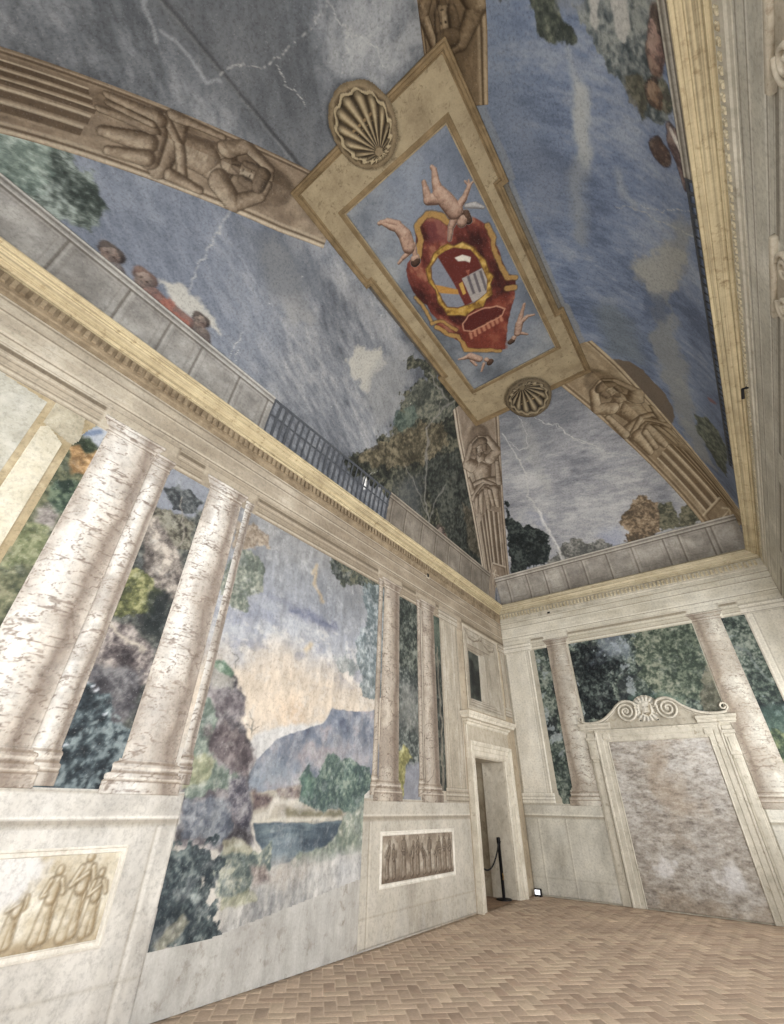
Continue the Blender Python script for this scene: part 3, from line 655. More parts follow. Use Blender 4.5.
def paint_grotto(cv):
    G = lambda p: ats('L', p, (40, 440), 2.845); lf(cv, C(56, 60, 60), C(86, 90, 84), C(120, 122, 108), 4, 3)
    cv.poly(G([(330, 50), (520, 80), (480, 170), (440, 230), (300, 220)]), C(128, 134, 146), .05, .08, 5)
    cv.leaves(G([(355, 150), (400, 140), (450, 150), (460, 190), (430, 210), (380, 200)]), C(48, 52, 56), C(72, 78, 80), C(110, 116, 116), .07, 9, 26, 1, 5, op=.95)
    cv.leaves(G([(300, 200), (360, 190), (440, 230), (430, 330), (330, 260)]), C(62, 58, 52), C(92, 88, 74), C(136, 132, 112), .06, 6, 26, 1, 6)
    cv.line(G([(400, 160), (410, 260), (380, 330)]), C(150, 142, 128), .008, .01, .04, 9, .8)
    cv.rock(G([(290, 230), (330, 220), (400, 330), (420, 430), (350, 470), (300, 400)]), C(64, 58, 56), C(116, 106, 98), C(176, 164, 148), .03, 4, 2)
    cv.leaves(G([(180, 380), (240, 350), (310, 370), (350, 440), (300, 500), (190, 500)]), C(66, 72, 42), C(104, 108, 56), C(152, 150, 90), .06, 7, 26, 3, 8)
    cv.poly(G([(310, 420), (370, 440), (340, 560), (290, 540)]), C(34, 44, 46), .05, .06, 6, layer=None, op=.8)
    cv.rock(G([(140, 560), (200, 510), (260, 530), (330, 600), (310, 700), (240, 720), (130, 700)]), C(58, 52, 56), C(98, 88, 88), C(168, 156, 146), .04, 4.5, 2, 9)
    cv.line(G([(195, 520), (240, 560), (300, 600)]), C(190, 178, 156), .02, .02, .06, 9, .75)
    cv.rock(G([(150, 640), (290, 660), (260, 790), (200, 850), (120, 760)]), C(56, 54, 60), C(84, 82, 88), C(124, 122, 124), .05, 4, None, 10)
    cv.leaves(G([(60, 720), (110, 690), (190, 730), (210, 800), (280, 830), (230, 1010), (-60, 1010), (0, 840)]), C(34, 44, 52), C(60, 76, 84), C(120, 138, 142), .05, 7, 20, 4, 12)
    for x, y in ((150, 700), (128, 695), (185, 780), (70, 870), (160, 712)): p = G([(x-5, y), (x+5, y-3)]); cv.line(p, C(206, 214, 226), .010, .012, .02, 20, .8)
    for k in range(26):
        r_ = np.random.default_rng(k); x, y = r_.uniform(60, 220), r_.uniform(730, 990)
        if x < 150-(y-700)*.35: continue
        p = G([(x, y), (x+r_.uniform(-16, 16), y+r_.uniform(6, 22))]); cv.line(p, C(130, 150, 152), .012, .01, .01, 9, .7)
strip_landscape('L', 1.16, 2.30, 1.52, 4.90, 'painted view of dark rocks and leafy plants between the two large near columns', paint_grotto, parts={1: 'tree', 2: 'rocks', 3: 'green_bush', 4: 'leafy_plants'})
def paint_autumn(cv):
    G = lambda p: ats('L', p, (0, 330), 4.453); lf(cv, C(72, 80, 58), C(104, 108, 74), C(140, 138, 100), 4, 23)
    cv.poly(G([(350, 440), (520, 420), (460, 540), (430, 540)]), C(160, 168, 180), .04, .05, 8)
    cv.line(G([(365, 462), (440, 455)]), C(90, 112, 150), .03, .02, .02, 8, .8)
    cv.leaves(G([(330, 490), (400, 480), (440, 530), (430, 560), (340, 540)]), C(46, 58, 42), C(68, 82, 58), C(100, 112, 80), .03, 8, 24, 1, 25)
    cv.leaves(G([(310, 530), (350, 520), (380, 560), (430, 540), (440, 610), (390, 650), (320, 640)]), C(130, 92, 48), C(168, 122, 66), C(200, 156, 96), .03, 8, 24, 2, 26)
    cv.leaves(G([(220, 700), (240, 670), (340, 680), (370, 700), (330, 780), (250, 830), (215, 780)]), C(40, 58, 48), C(66, 88, 68), C(104, 122, 92), .03, 8, 24, 1, 27)
    cv.rock(G([(170, 800), (220, 770), (260, 830), (230, 890), (150, 870)]), C(92, 84, 82), C(128, 120, 114), C(164, 156, 148), .02, 7, 3)
    cv.leaves(G([(130, 860), (220, 880), (180, 1040), (-20, 1060)]), C(80, 90, 54), C(112, 120, 76), C(144, 148, 104), .03, 7, 24, 4, 28)
strip_landscape('L', .55, 1.15, 1.52, 4.92, 'narrow painted view with an orange autumn tree left of the broadest column', paint_autumn, parts={1: 'green_tree', 2: 'orange_tree', 3: 'rocks', 4: 'meadow'}, keep=[(.56, 1.4), (1.2, 1.4), (1.2, 4.92), (.70, 4.90), (.66, 4.62), (.56, 4.6)])
def paint_pool(cv):
    lf(cv, C(52, 60, 58), C(84, 92, 86), C(136, 142, 132), 3.5, 33)
    cv.leaves([(6.3, 3.6), (7, 3.4), (7.1, 5), (6.3, 5)], C(42, 50, 46), C(66, 74, 66), C(112, 118, 104), .1, 6, 24, 1, 35)
    cv.poly([(6.4, 2.6), (6.95, 2.5), (7, 3.2), (6.4, 3.3)], C(134, 132, 124), .15, .15, 5, op=.6)
    cv.poly([(6.5, 1.5), (7, 1.5), (7, 2.1), (6.5, 2.0)], C(128, 130, 140), .06, .06, 5, 2)
    cv.leaves([(6.35, 1.6), (6.5, 1.5), (6.6, 2.0), (6.75, 2.15), (6.5, 2.3), (6.35, 2.2)], C(116, 110, 54), C(150, 144, 74), C(176, 170, 100), .04, 9, 20, 3, 36)
strip_landscape('L', 6.36, 6.99, 1.55, 4.88, 'tall narrow painted view of dark trees and yellow foliage between the two far columns', paint_pool, .014, parts={1: 'dark_tree', 2: 'water', 3: 'yellow_foliage'})
def paint_dark(cv):
    lf(cv, C(44, 50, 46), C(72, 78, 68), C(116, 116, 98), 4, 43); cv.poly([(7.55, 4.0), (7.9, 4.0), (7.9, 4.9), (7.55, 4.9)], C(66, 86, 72), .1, .1, 5, op=.6)
    cv.line([(7.72, 1.6), (7.75, 2.8), (7.70, 4.2)], C(140, 124, 104), .03, .02, .06, 5, .7, layer=1)
strip_landscape('L', 7.58, 7.84, 1.7, 4.9, 'thin sliver of dark painted woodland beside the column closest to the doorway', paint_dark, .014, parts={1: 'tree_trunk'})
def paint_wood(cv, seed=51, glow=True):
    u, v = cv.u, cv.v; lf(cv, C(48, 62, 60), C(86, 104, 92), C(140, 152, 136), 2.2, seed)
    g = fbm(u, v, 1.6, 5, seed+3, g=.6); cv.lay(C(34, 42, 48), .75*sst(.5, .62, g)); f = fbm(u, v, 5, 5, seed+8, g=.66)
    cv.lay(C(160, 174, 178), .75*sst(.56, .66, f)*sst(.40, .5, g))
def paint_arbour(cv):
    paint_wood(cv, 51)
    cv.leaves([(-2.95, 3.1), (-2.1, 3.1), (-2.2, 3.7), (-1.9, 4.2), (-2.3, 4.7), (-2.95, 4.7)], C(26, 34, 40), C(50, 62, 62), C(96, 112, 106), .2, 3, 20, 1, 55)
    cv.leaves([(-1.3, 3.3), (-.2, 3.2), (-.2, 5), (-1.5, 5), (-1.6, 4.3)], C(58, 74, 62), C(98, 114, 92), C(146, 152, 126), .2, 3, 20, 2, 56)
    cv.poly([(-2.0, 3.15), (-.9, 3.15), (-.9, 3.5), (-1.9, 3.5)], C(92, 132, 116), .1, .12, 4, op=.6)
    cv.poly([(-2.4, 4.4), (-1.6, 4.4), (-1.7, 4.95), (-2.3, 4.95)], C(150, 164, 184), .15, .2, 6, op=.55)
    cv.leaves([(-.6, 3.1), (-.25, 3.1), (-.25, 4.0), (-.5, 3.7)], C(80, 82, 66), C(106, 106, 86), C(130, 128, 106), .06, 5, 20, None, 57)
strip_landscape('B', -2.93, -.26, 3.0, 4.90, 'wide painted woodland view above the scrolled portal on the end wall', paint_arbour, .013, parts={1: 'dark_tree', 2: 'green_tree'})
strip_landscape('B', -3.82, -3.42, 1.50, 4.90, 'narrow dark painted view of trees beside the corner pilaster of the end wall', lambda cv: paint_wood(cv, 61), .013,
    keep=[(-3.80, 4.9), (-3.44, 4.9), (-3.46, 1.9), (-3.54, 1.80), (-3.52, 1.72), (-3.56, 1.66), (-3.58, 1.52), (-3.72, 1.52), (-3.74, 1.66), (-3.79, 1.74), (-3.80, 1.9)])
def paint_brook(cv):
    paint_wood(cv, 71); cv.poly([(.2, 1.5), (.8, 1.5), (.8, 3.15), (.2, 3.15)], C(70, 104, 92), .06, .06, 4, op=.6)
    cv.leaves([(.2, 2.0), (.8, 2.0), (.8, 2.8), (.2, 2.7)], C(52, 72, 56), C(82, 104, 72), C(130, 142, 90), .1, 5, 20, 1, 75)
    cv.line([(.3, 4.3), (.45, 4.1), (.5, 3.8), (.62, 3.5)], C(120, 132, 132), .015, .02, .06, 6, .7)
strip_landscape('B', .26, .68, 1.70, 4.88, 'narrow painted woodland view between the outer column and the right-hand pilaster of the end wall', paint_brook, .013, parts={1: 'green_bank'})

# ------------------------------------------------------------------ dado blocks and painted reliefs
def dado(S, u0, u1, label, slant=0, seed=3, tint=1., lines=()):
    cv = Canvas(S, u0, u1, .02, 1.56, .02); u, v = cv.u, cv.v
    f = fbm(u, v*.5, 3, 6, seed, g=.62); cv.c = ramp(np.clip(.5+(f-.5)*1.8, 0, 1), (0, C(180, 175, 166)), (.5, C(208, 204, 195)), (1, C(226, 222, 214)))*tint
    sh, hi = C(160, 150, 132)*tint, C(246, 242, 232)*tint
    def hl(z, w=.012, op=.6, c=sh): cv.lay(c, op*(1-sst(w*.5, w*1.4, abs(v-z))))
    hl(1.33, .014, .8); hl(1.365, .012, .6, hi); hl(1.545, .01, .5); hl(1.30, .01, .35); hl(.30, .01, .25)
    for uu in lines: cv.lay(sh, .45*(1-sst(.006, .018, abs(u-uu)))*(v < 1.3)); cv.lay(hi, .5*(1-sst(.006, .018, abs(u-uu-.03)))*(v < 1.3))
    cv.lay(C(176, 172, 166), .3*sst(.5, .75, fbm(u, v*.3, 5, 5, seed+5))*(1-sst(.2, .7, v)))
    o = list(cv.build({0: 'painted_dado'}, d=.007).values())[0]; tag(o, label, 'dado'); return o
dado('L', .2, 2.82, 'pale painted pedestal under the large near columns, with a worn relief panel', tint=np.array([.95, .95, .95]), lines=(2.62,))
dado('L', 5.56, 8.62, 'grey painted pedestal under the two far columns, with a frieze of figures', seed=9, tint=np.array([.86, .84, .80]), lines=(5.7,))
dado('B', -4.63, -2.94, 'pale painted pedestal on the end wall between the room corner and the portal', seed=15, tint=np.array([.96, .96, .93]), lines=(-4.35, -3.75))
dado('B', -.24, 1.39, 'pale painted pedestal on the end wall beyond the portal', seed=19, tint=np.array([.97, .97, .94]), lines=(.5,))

def robed(x, y0, h, seed, lean=0., fat=.105):
    """a small standing draped figure, as limbs for the modelled brush"""
    r = np.random.default_rng(seed); w = h*fat; hx = x+lean*h; s = r.choice((-1, 1))
    c = [(hx, y0+h*.92, h*.055, hx, y0+h*.95, h*.05), (hx, y0+h*.78, w*.62, x+lean*h*.5, y0+h*.55, w*.55), (x, y0+h*.55, w*.62, x-w*.3, y0+h*.03, w*.62), (x, y0+h*.5, w*.55, x+w*.5, y0+h*.05, w*.5),
         (hx-w*.6, y0+h*.8, w*.26, x-w*1.1, y0+h*.6, w*.22), (x-w*1.1, y0+h*.6, w*.22, x-w*.2+s*w*.5, y0+h*(.55+.2*r.random()), w*.2), (hx+w*.6, y0+h*.8, w*.26, x+w*1.2, y0+h*.62, w*.22), (x+w*1.2, y0+h*.62, w*.22, x+w*(.6+r.random()), y0+h*(.5+.35*r.random()), w*.18)]
    for k in (-.5, .1, .6): c.append((x+w*k, y0+h*.5, w*.16, x+w*k*1.5, y0+.02, w*.14))
    return c
def relief(S, u0, u1, v0, v1, label, figs, pal, seed, skew=0.):
    root = empty('painted_relief', P3(S, (u0+u1)/2, v0, 0)); tag(root, label, 'relief')
    cv = Canvas(S, u0, u1, v0, v1, .0085); u, v = cv.u, cv.v; f = fbm(u, v, 7, 5, seed, g=.65)
    cv.c = ramp(np.clip(.5+(f-.5)*1.6, 0, 1), (0, pal[0]*.5+pal[1]*.5), (.5, pal[1]), (1, pal[2])); names = {0: 'ground'}
    cv.lay(pal[0], .6*(1-sst(v0+.02, v0+.11, v+cv.wob(.03, 12, 3))))
    for k, (x, h, lean) in enumerate(figs):
        rb = robed(x, v0+.04, h, seed+k, lean, .14 if seed == 5 else .105); P_ = [(pal[0], pal[1]*.7+pal[0]*.3, pal[2])]
        for grp in (rb[2:4]+rb[8:], rb[1:2], rb[4:6], rb[6:8], rb[0:1]): cv.figure(grp, P_, layer=k+1, bulge=.10, outline=.4, depth=1.5); names[k+1] = 'figure'
    if seed == 5:
        sd = psd(u, v, [(u0-.1, v0+.16), (u0+.55, v0+.12), (u1-.62, v0+.25), (u1-.5, v1-.02), (u0-.1, v1+.1)])+cv.wob(.1, 6, 4)
        m = 1-sst(-.04, .05, sd); cv.lay(C(212, 211, 209), m*.93); cv.l[m > .75] = 0; cv.d *= (1-m)
    cv.keep = None
    out = cv.build(names, d=.010)
    for o in out.values(): put(o, root)
    mb = MB(); e = .05; mb.sweep(S, [(u0-e, v0-e), (u1+e, v0-e), (u1+e, v1+e), (u0-e, v1+e)][::(1 if True else -1)], [(0, .004), (.0, .018), (.014, .022), (.02, .013), (.04, .012), (.046, .018), (.055, .004)])
    mb.build('frame', M_DADO, root)
    return root
relief('L', .70, 2.36, .58, 1.12, 'worn pale relief panel with a few robed figures surviving beside a white patch', [(1.72, .34, .06), (1.93, .44, .0), (2.12, .52, .02), (2.26, .40, -.02), (1.5, .3, .2), (1.25, .25, -.25)], (C(156, 134, 98), C(206, 196, 172), C(226, 220, 204)), 5)
relief('L', 5.99, 7.93, .60, 1.12, 'brown painted frieze with a row of robed figures under the two far columns', [(6.12, .42, .1), (6.28, .38, -.05), (6.52, .5, 0), (6.72, .40, .1), (6.88, .46, 0), (7.06, .36, -.15), (7.2, .48, .02), (7.38, .36, .15), (7.5, .44, 0), (7.66, .48, -.02), (7.82, .46, 0)], (C(98, 80, 64), C(148, 134, 116), C(186, 175, 157)), 8)

# ------------------------------------------------------------------ painted window above the doorway
def frame(S, u0, v0, u1, v1, w, d, mat, name, parent, lip=.012):
    mb = MB(); mb.sweep(S, [(u0, v0), (u1, v0), (u1, v1), (u0, v1)], [(0, 0), (0, d), (lip, d+.006), (lip*2, d), (w-lip*2, d), (w-lip, d+.005), (w, d-.002), (w, 0)])
    return mb.build(name, mat, parent)
def painted_window():
    root = empty('painted_window', P3('L', 9.7, 3.2, 0)); tag(root, 'painted stone window with a dark opening and a garland, directly above the doorway', 'window')
    cv = Canvas('L', 8.86, 10.72, 3.22, 5.05, .012); u, v = cv.u, cv.v; f = fbm(u, v*.5, 5, 5, 4, g=.6)
    lt, md, dk, hi = SL; cv.c = ramp(np.clip(.5+(f-.5)*1.6, 0, 1), (0, md), (.5, lt), (1, hi))*.96
    # receding reveal, painted as seen from the left
    for k, (a, b, c_, d_) in enumerate(((8.92, 10.62, 3.27, 4.98), (9.02, 10.48, 3.33, 4.86), (9.05, 10.2, 3.38, 4.62), (9.07, 9.9, 3.42, 4.52))):
        for q, (A_, B_) in enumerate((((a, c_), (b, c_)), ((b, c_), (b, d_)), ((b, d_), (a, d_)), ((a, d_), (a, c_)))):
            cv.line([A_, B_], dk if q in (2, 3) else hi, .008, .008, .008, 12, .6); cv.line([(A_[0]+.02, A_[1]+.02), (B_[0]+.02, B_[1]+.02)], hi if q in (2, 3) else dk, .007, .008, .008, 12, .45)
    cv.poly([(9.58, 3.44), (9.9, 3.4), (9.9, 4.55), (9.58, 4.46)], hi, .02, .02, 8, op=.35); cv.poly([(9.06, 4.48), (9.6, 4.46), (9.9, 4.56), (10.2, 4.64), (9.05, 4.64)], dk, .02, .02, 8, op=.30)
    cv.poly([(10.2, 3.4), (10.45, 3.34), (10.45, 4.84), (10.2, 4.62)], hi, .02, .02, 8, op=.3)
    gar = [(8.98, 4.98), (9.15, 4.82), (9.4, 4.78), (9.62, 4.86), (9.78, 4.98), (9.95, 4.82), (10.2, 4.74), (10.42, 4.78), (10.52, 4.9)]
    cv.figure([(a[0], a[1], .035+.02*math.sin(i*1.7)**2, b[0], b[1], .04) for i, (a, b) in enumerate(zip(gar[:-1], gar[1:]))]+[(9.78, 4.95, .05, 9.78, 4.9, .05), (10.5, 4.9, .04, 10.52, 4.6, .02)], [(dk, md, hi)], layer=2, bulge=.2)
    op = psd(u, v, [(9.03, 3.43), (9.53, 3.43), (9.57, 4.45), (9.07, 4.47)]); g = fbm(u, v, 5, 5, 8)
    cv.lay(ramp(g, (.3, C(40, 42, 40)), (.7, C(78, 82, 74))), 1-sst(-.01, .01, op), 1)
    out = cv.build({0: 'surround', 1: 'dark_opening', 2: 'garland'}, d=.008)
    for o in out.values(): put(o, root)
    frame('L', 8.86, 3.20, 10.74, 5.06, .05, .014, M_PORT, 'frame', root)
painted_window()

# ------------------------------------------------------------------ real stone doorway in the left wall
def doorway():
    root = empty('door_1', (XL, (DY0+DY1)/2, 0)); tag(root, kind='structure')
    y0, y1, zt = DY0, DY1, DZ; w = .27
    prof = [(0, -.02), (0, .03), (.02, .05), (.03, .05), (.035, .062), (.11, .065), (.115, .08), (.19, .083), (.2, .10), (.235, .115), (.27, .115), (.27, 0)]
    mb = MB(); mb.sweep('L', [(y0, .0), (y0, zt), (y1, zt), (y1, .0)], prof, closed=False); mb.build('architrave', M_MARB, root)
    mb = MB(); mb.slab('L', y0-.25, y1+.25, zt+.27, zt+.62, 0, .06, .004); mb.build('frieze', M_PORT, root)
    cp = [(.06, zt+.56), (.075, zt+.58), (.08, zt+.61), (.11, zt+.63), (.12, zt+.655), (.19, zt+.67), (.2, zt+.72), (.215, zt+.73), (.235, zt+.765), (.235, zt+.79), (0, zt+.81)]
    mb = MB(); rows = [[P3('L', y0-.22-d, z, 0) for d, z in cp], [P3('L', y0-.22-d, z, d) for d, z in cp], [P3('L', y1+.22+d, z, d) for d, z in cp], [P3('L', y1+.22+d, z, 0) for d, z in cp]]
    mb.grid(rows); mb.build('cornice', M_MARB, root)
    mb = MB(); mb.slab('L', y0-.28, y0-.20, zt-.02, zt+.58, 0, .05, .006); mb.build('side_strip', M_MARB, root)
    mb = MB(); mb.slab('L', y1+.20, y1+.28, zt-.02, zt+.58, 0, .05, .006); mb.build('side_strip', M_MARB, root)
    # linings of the opening through the wall
    mb = MB(); mb.box(XL-TH-.02, XL+.0, y1-.01, y1+.02, 0, zt); mb.box(XL-TH-.02, XL, y0-.02, y0+.01, 0, zt); mb.box(XL-TH-.02, XL, y0, y1, zt-.01, zt+.02)
    mb.build('lining', M_MARB, root)
doorway()
# the passage behind the doorway
mp = mat_stone('passage_plaster', (150, 138, 118), (186, 176, 156), (120, 104, 84), 1.6, .8, (1, 1, .3))
mb = MB(); mb.box(XL-1.9, XL-TH, DY1+.02, DY1+.3, 0, 3.2); tag(mb.build('wall_passage_side', mp), kind='structure')
mb = MB(); mb.box(XL-2.1, XL-1.9, 5.8, DY1+.3, 0, 3.2); tag(mb.build('wall_passage_end', mp), kind='structure')
mb = MB(); mb.box(XL-1.9, XL-TH, 5.8, 6.0, 0, 3.2); tag(mb.build('wall_passage_near', mp), kind='structure')
mb = MB(); mb.box(XL-2.1, XL-TH, 5.8, DY1+.3, 3.2, 3.3); tag(mb.build('ceiling_passage', mp), kind='structure')
mb = MB(); mb.box(XL-2.1, XL, 5.8, DY1+.3, -.1, -.002); tag(mb.build('floor_passage', mat_stone('passage_floor', (120, 98, 80), (150, 126, 104), None, 6)), kind='structure')
def door_leaf():
    root = empty('wooden_door', (XL-TH+.02, DY0+.03, 0)); tag(root, 'dark brown wooden door leaf folded open inside the doorway', 'door')
    M = mat_stone('dark_wood', (52, 38, 26), (78, 58, 40), None, 4, .5, (1, 1, .1))
    mb = MB(); mb.box(XL-TH-.62, XL-TH-.02, DY0+.02, DY0+.07, .02, 2.25); leaf_ = mb.build('door_leaf', M, root)
    mb = MB()
    for z0, z1 in ((.15, .95), (1.1, 2.1)): mb.box(XL-TH-.54, XL-TH-.1, DY0+.07, DY0+.085, z0, z1)
    mb.build('panel', M, leaf_); mb = MB(); mb.tube([(XL-TH-.56, DY0+.07, 1.05), (XL-TH-.56, DY0+.12, 1.05), (XL-TH-.50, DY0+.12, 1.05)], .009); mb.build('door_handle', M_BRASS, leaf_)
door_leaf()

# ------------------------------------------------------------------ rope barrier, floor light, small fittings
def post(x, y, label, group=None):
    root = empty('barrier_post', (x, y, 0)); tag(root, label, 'barrier post', group)
    mb = MB(); mb.lathe(x, y, [(.15, 0), (.15, .012), (.135, .022), (.03, .032), (.0, .034)], 28); mb.build('base', M_BLACK, root, True)
    mb = MB(); mb.lathe(x, y, [(.031, .02), (.031, .86), (.039, .87), (.039, .95), (.033, .965), (.0, .972)], 18); pole_ = mb.build('pole', M_BLACK, root, True)
    mb = MB(); mb.tube([(x+.028, y-.01, .9), (x+.055, y-.02, .9), (x+.055, y-.04, .885)], .007); mb.build('hook', M_BLACK, pole_)
    mb = MB(); mb.tube([(x+.03, y-.02, .40), (x+.045, y-.03, .36), (x+.03, y-.02, .30)], .012); mb.build('tag', M_BRASS, pole_)
    return root
q = at('G', 506, 901)
pa = (-4.86, 10.18); pb = (-4.95, 9.12)
post(*pa, 'black barrier post standing on its round base at the right jamb of the doorway')
post(*pb, 'black barrier post half hidden behind the left jamb of the doorway')
mb = MB(); rp = []
for k in range(25):
    t = k/24; rp.append((pa[0]+(pb[0]-pa[0])*t+.02, pa[1]-.05+(pb[1]+.05-pa[1]+.05)*t, .88-.40*(1-(2*t-1)**2)**.9))
mb.tube(rp, .014, 10); tag(mb.build('barrier_rope', M_RUBB, None, True), 'black rope sagging between the two barrier posts in the doorway', 'rope')
def floor_light():
    root = empty('floor_light', (-4.50, 11.03, 0)); tag(root, 'small black floor light with a white face, standing in the room corner', 'light')
    x0, x1, y0, y1 = -4.57, -4.43, 10.99, 11.05
    mb = MB(); mb.box(x0, x1, y0, y1, .012, .125); mb.build('housing', M_RUBB, root)
    mb = MB(); mb.box(x0+.018, x1-.018, y0-.006, y0+.002, .034, .108); mb.build('diffuser', M_SCREEN, root)
    for s in (x0+.02, x1-.02):
        mb = MB(); mb.box(s-.012, s+.012, y0-.01, y1+.03, 0, .014); mb.build('foot', M_RUBB, root)
floor_light()
def small_hole(S, px, py, label, w=.07, h=.09):
    u, z = at(S, px, py); root = empty('wall_socket', P3(S, u, z, 0)); tag(root, label, 'fitting', 'small dark fittings in the frieze')
    mb = MB(); mb.slab(S, u-w/2, u+w/2, z-h/2, z+h/2, 0, .02, .004); mb.build('cover', M_RUBB, root)
    mb = MB(); mb.slab(S, u-w/2-.03, u+w/2+.03, z-h/2-.03, z+h/2+.03, 0, .012, .002); mb.build('backplate', M_PORT, root)
small_hole('L', 427.5, 574.5, 'small dark fitting in the frieze above the column closest to the doorway', .07, .13)
small_hole('B', 548.6, 612, 'small dark fitting in the end wall frieze near the room corner')
small_hole('B', 687.7, 580, 'small dark fitting in the end wall frieze above the far column', .13, .07)
u_, z_ = 4.7, 5.9
mb = MB(); mb.tube([P3('R', 5.45, 5.86, .03), P3('R', 5.45, 5.86, .09), P3('R', 5.56, 5.80, .11)], .018, 8); tag(mb.build('spotlight', M_RUBB), 'small black spotlight fixed under the cornice of the right-hand wall', 'light')

# ------------------------------------------------------------------ walled-up portal on the end wall
def spiral(cx, cz, r0, turns, a0, sgn, n=70, r1=.02):
    return [(cx+(r0+(r1-r0)*t)*math.cos(a0+sgn*2*math.pi*turns*t), cz+(r0+(r1-r0)*t)*math.sin(a0+sgn*2*math.pi*turns*t)) for t in np.linspace(0, 1, n)]
def tubeS(mb, S, pts, r, d=.012, n=8): mb.tube([P3(S, u, v, d) for u, v in pts], r, n)
def portal():
    root = empty('painted_portal', P3('B', -1.6, 0, 0)); tag(root, 'large walled-up portal with a scrolled top on the end wall', 'portal')
    a, b, h = -2.52, -.68, 2.67
    cv = Canvas('B', a, b, .02, h, .012); u, v = cv.u, cv.v; f = fbm(u*.7, v*1.5, 5, 6, 3, g=.68); g = fbm(u, v, 1.5, 4, 7); k = fbm(u*.6, v*1.6, 13, 4, 11, g=.7)
    f = .2*f+.35*fbm(u*.7, v*1.4, 9, 5, 23, g=.72)+.45*fbm(u*.6, v*1.5, 26, 4, 29, g=.75); cv.c = ramp(np.clip(.5+(f-.5)*1.6+(k-.5)*1.2, 0, 1), (0, C(122, 113, 104)), (.35, C(156, 147, 136)), (.6, C(172, 164, 153)), (1, C(200, 195, 187)))
    cv.lay(C(206, 204, 200), .55*sst(.50, .7, g)*sst(.3, .6, f)); cv.lay(C(168, 144, 116), .35*sst(.5, .7, fbm(u, v, 1.8, 4, 17)))
    for x, z, r in ((-2.1, .62, .25), (-1.05, .55, .3)): cv.lay(C(222, 222, 224), .7*(1-sst(r*.3, r, np.hypot(u-x, v-z)+cv.wob(.2, 6, 5))))
    cv.d = (k-.5)*.02; put(list(cv.build({0: 'bare_plaster'}, d=.012).values())[0], root)
    mb = MB(); prof = [(0, 0), (0, .018), (.012, .03), (.03, .022), (.10, .024), (.112, .034), (.12, .034), (.2, .036), (.215, .05), (.24, .05), (.25, 0)]
    mb.sweep('B', [(a, 0), (a, h), (b, h), (b, 0)], prof, closed=False); mb.build('frame', M_PPORT, root)
    for s, x0, x1 in ((-1, -2.94, -2.78), (1, -.42, -.26)):
        mb = MB(); mb.slab('B', x0, x1, .0, 2.86, 0, .02, .006); mb.slab('B', x0+.03, x1-.03, .3, 2.35, .018, .03, .006); mb.build('side_pilaster', M_PPORT, root)
        mb = MB(); mb.slab('B', x0-.01, x1+.01, 2.36, 2.72, .018, .05, .012); mb.slab('B', x0-.03, x1+.03, 2.72, 2.78, .0, .06, .008); mb.slab('B', x0+.02, x1-.02, 2.30, 2.36, .018, .04, .006)
        mb.slab('B', x0+.035, x1-.035, 2.42, 2.66, .05, .062, .006); mb.build('bracket', M_PPORT, root)
        c = (x0+x1)/2-s*.32
        mb = MB(); mb.slab('B', c-.07, c+.07, 2.72, 2.84, .03, .045, .01); mb.lathe(0, 0, [(0, 0), (0, 0)], 3) if False else None; mb.build('corner_block', M_PPORT, root)
        mb = MB(); e0, e1 = (-3.04, -2.42) if s < 0 else (-.78, -.16)
        for z0, z1, dd, ex in ((2.90, 2.93, .03, 0), (2.93, 2.98, .05, .02), (2.98, 3.0, .06, .03), (3.0, 3.05, .075, .045)): mb.slab('B', e0-(ex if s < 0 else ex*.4), e1+(ex if s > 0 else ex*.4), z0, z1, 0, dd, .006)
        mb.build('cornice_block', M_PPORT, root)
    mb = MB(); mb.slab('B', -2.95, -.25, 2.92, 3.03, 0, .02, .004); mb.build('frieze', M_PPORTD, root)
    # scrolls: back plate, then raised bands
    def arc(pts): return pts
    L_ = [(-2.98, 3.10), (-2.9, 3.06), (-2.7, 3.06), (-2.5, 3.12), (-2.3, 3.26), (-2.16, 3.38), (-2.02, 3.44), (-1.86, 3.40), (-1.80, 3.28)]
    R_ = [(-.24, 3.10), (-.36, 3.08), (-.55, 3.09), (-.75, 3.14), (-.95, 3.26), (-1.08, 3.38), (-1.22, 3.44), (-1.38, 3.40), (-1.45, 3.28)]
    for P, sx, cx in ((L_, 1, -2.02), (R_, -1, -1.22)):
        mb = MB(); poly = P+[(cx+sx*.22, 3.03), (P[0][0], 3.03)]
        top = [P3('B', u_, v_, .022) for u_, v_ in poly]; bot = [P3('B', u_, v_, 0) for u_, v_ in poly]; n = len(poly); mb.add(top+bot, [tuple(range(n))]+[(i, (i+1) % n, n+(i+1) % n, n+i) for i in range(n)]); mb.build('scroll_plate', M_PPORTD, root)
        mb = MB(); fine = []
        for i in range(len(P)-1):
            for t in np.linspace(0, 1, 5)[:-1]:
                p0, p1, p2, p3 = P[max(i-1, 0)], P[i], P[i+1], P[min(i+2, len(P)-1)]
                fine.append(tuple(.5*((2*p1[q])+(-p0[q]+p2[q])*t+(2*p0[q]-5*p1[q]+4*p2[q]-p3[q])*t*t+(-p0[q]+3*p1[q]-3*p2[q]+p3[q])*t**3) for q in (0, 1)))
        sp = spiral(cx, 3.235, .20, 2.3, math.pi/2-sx*1.2, -sx)
        tubeS(mb, 'B', fine, .028, .04); tubeS(mb, 'B', sp, .024, .042); tubeS(mb, 'B', [(u_, v_-.05) for u_, v_ in fine[4:-8]], .010, .026)
        mb.tube([P3('B', cx, 3.235, .02), P3('B', cx, 3.235, .055)], .032, 12); mb.build('volute', M_PPORT, root, True)
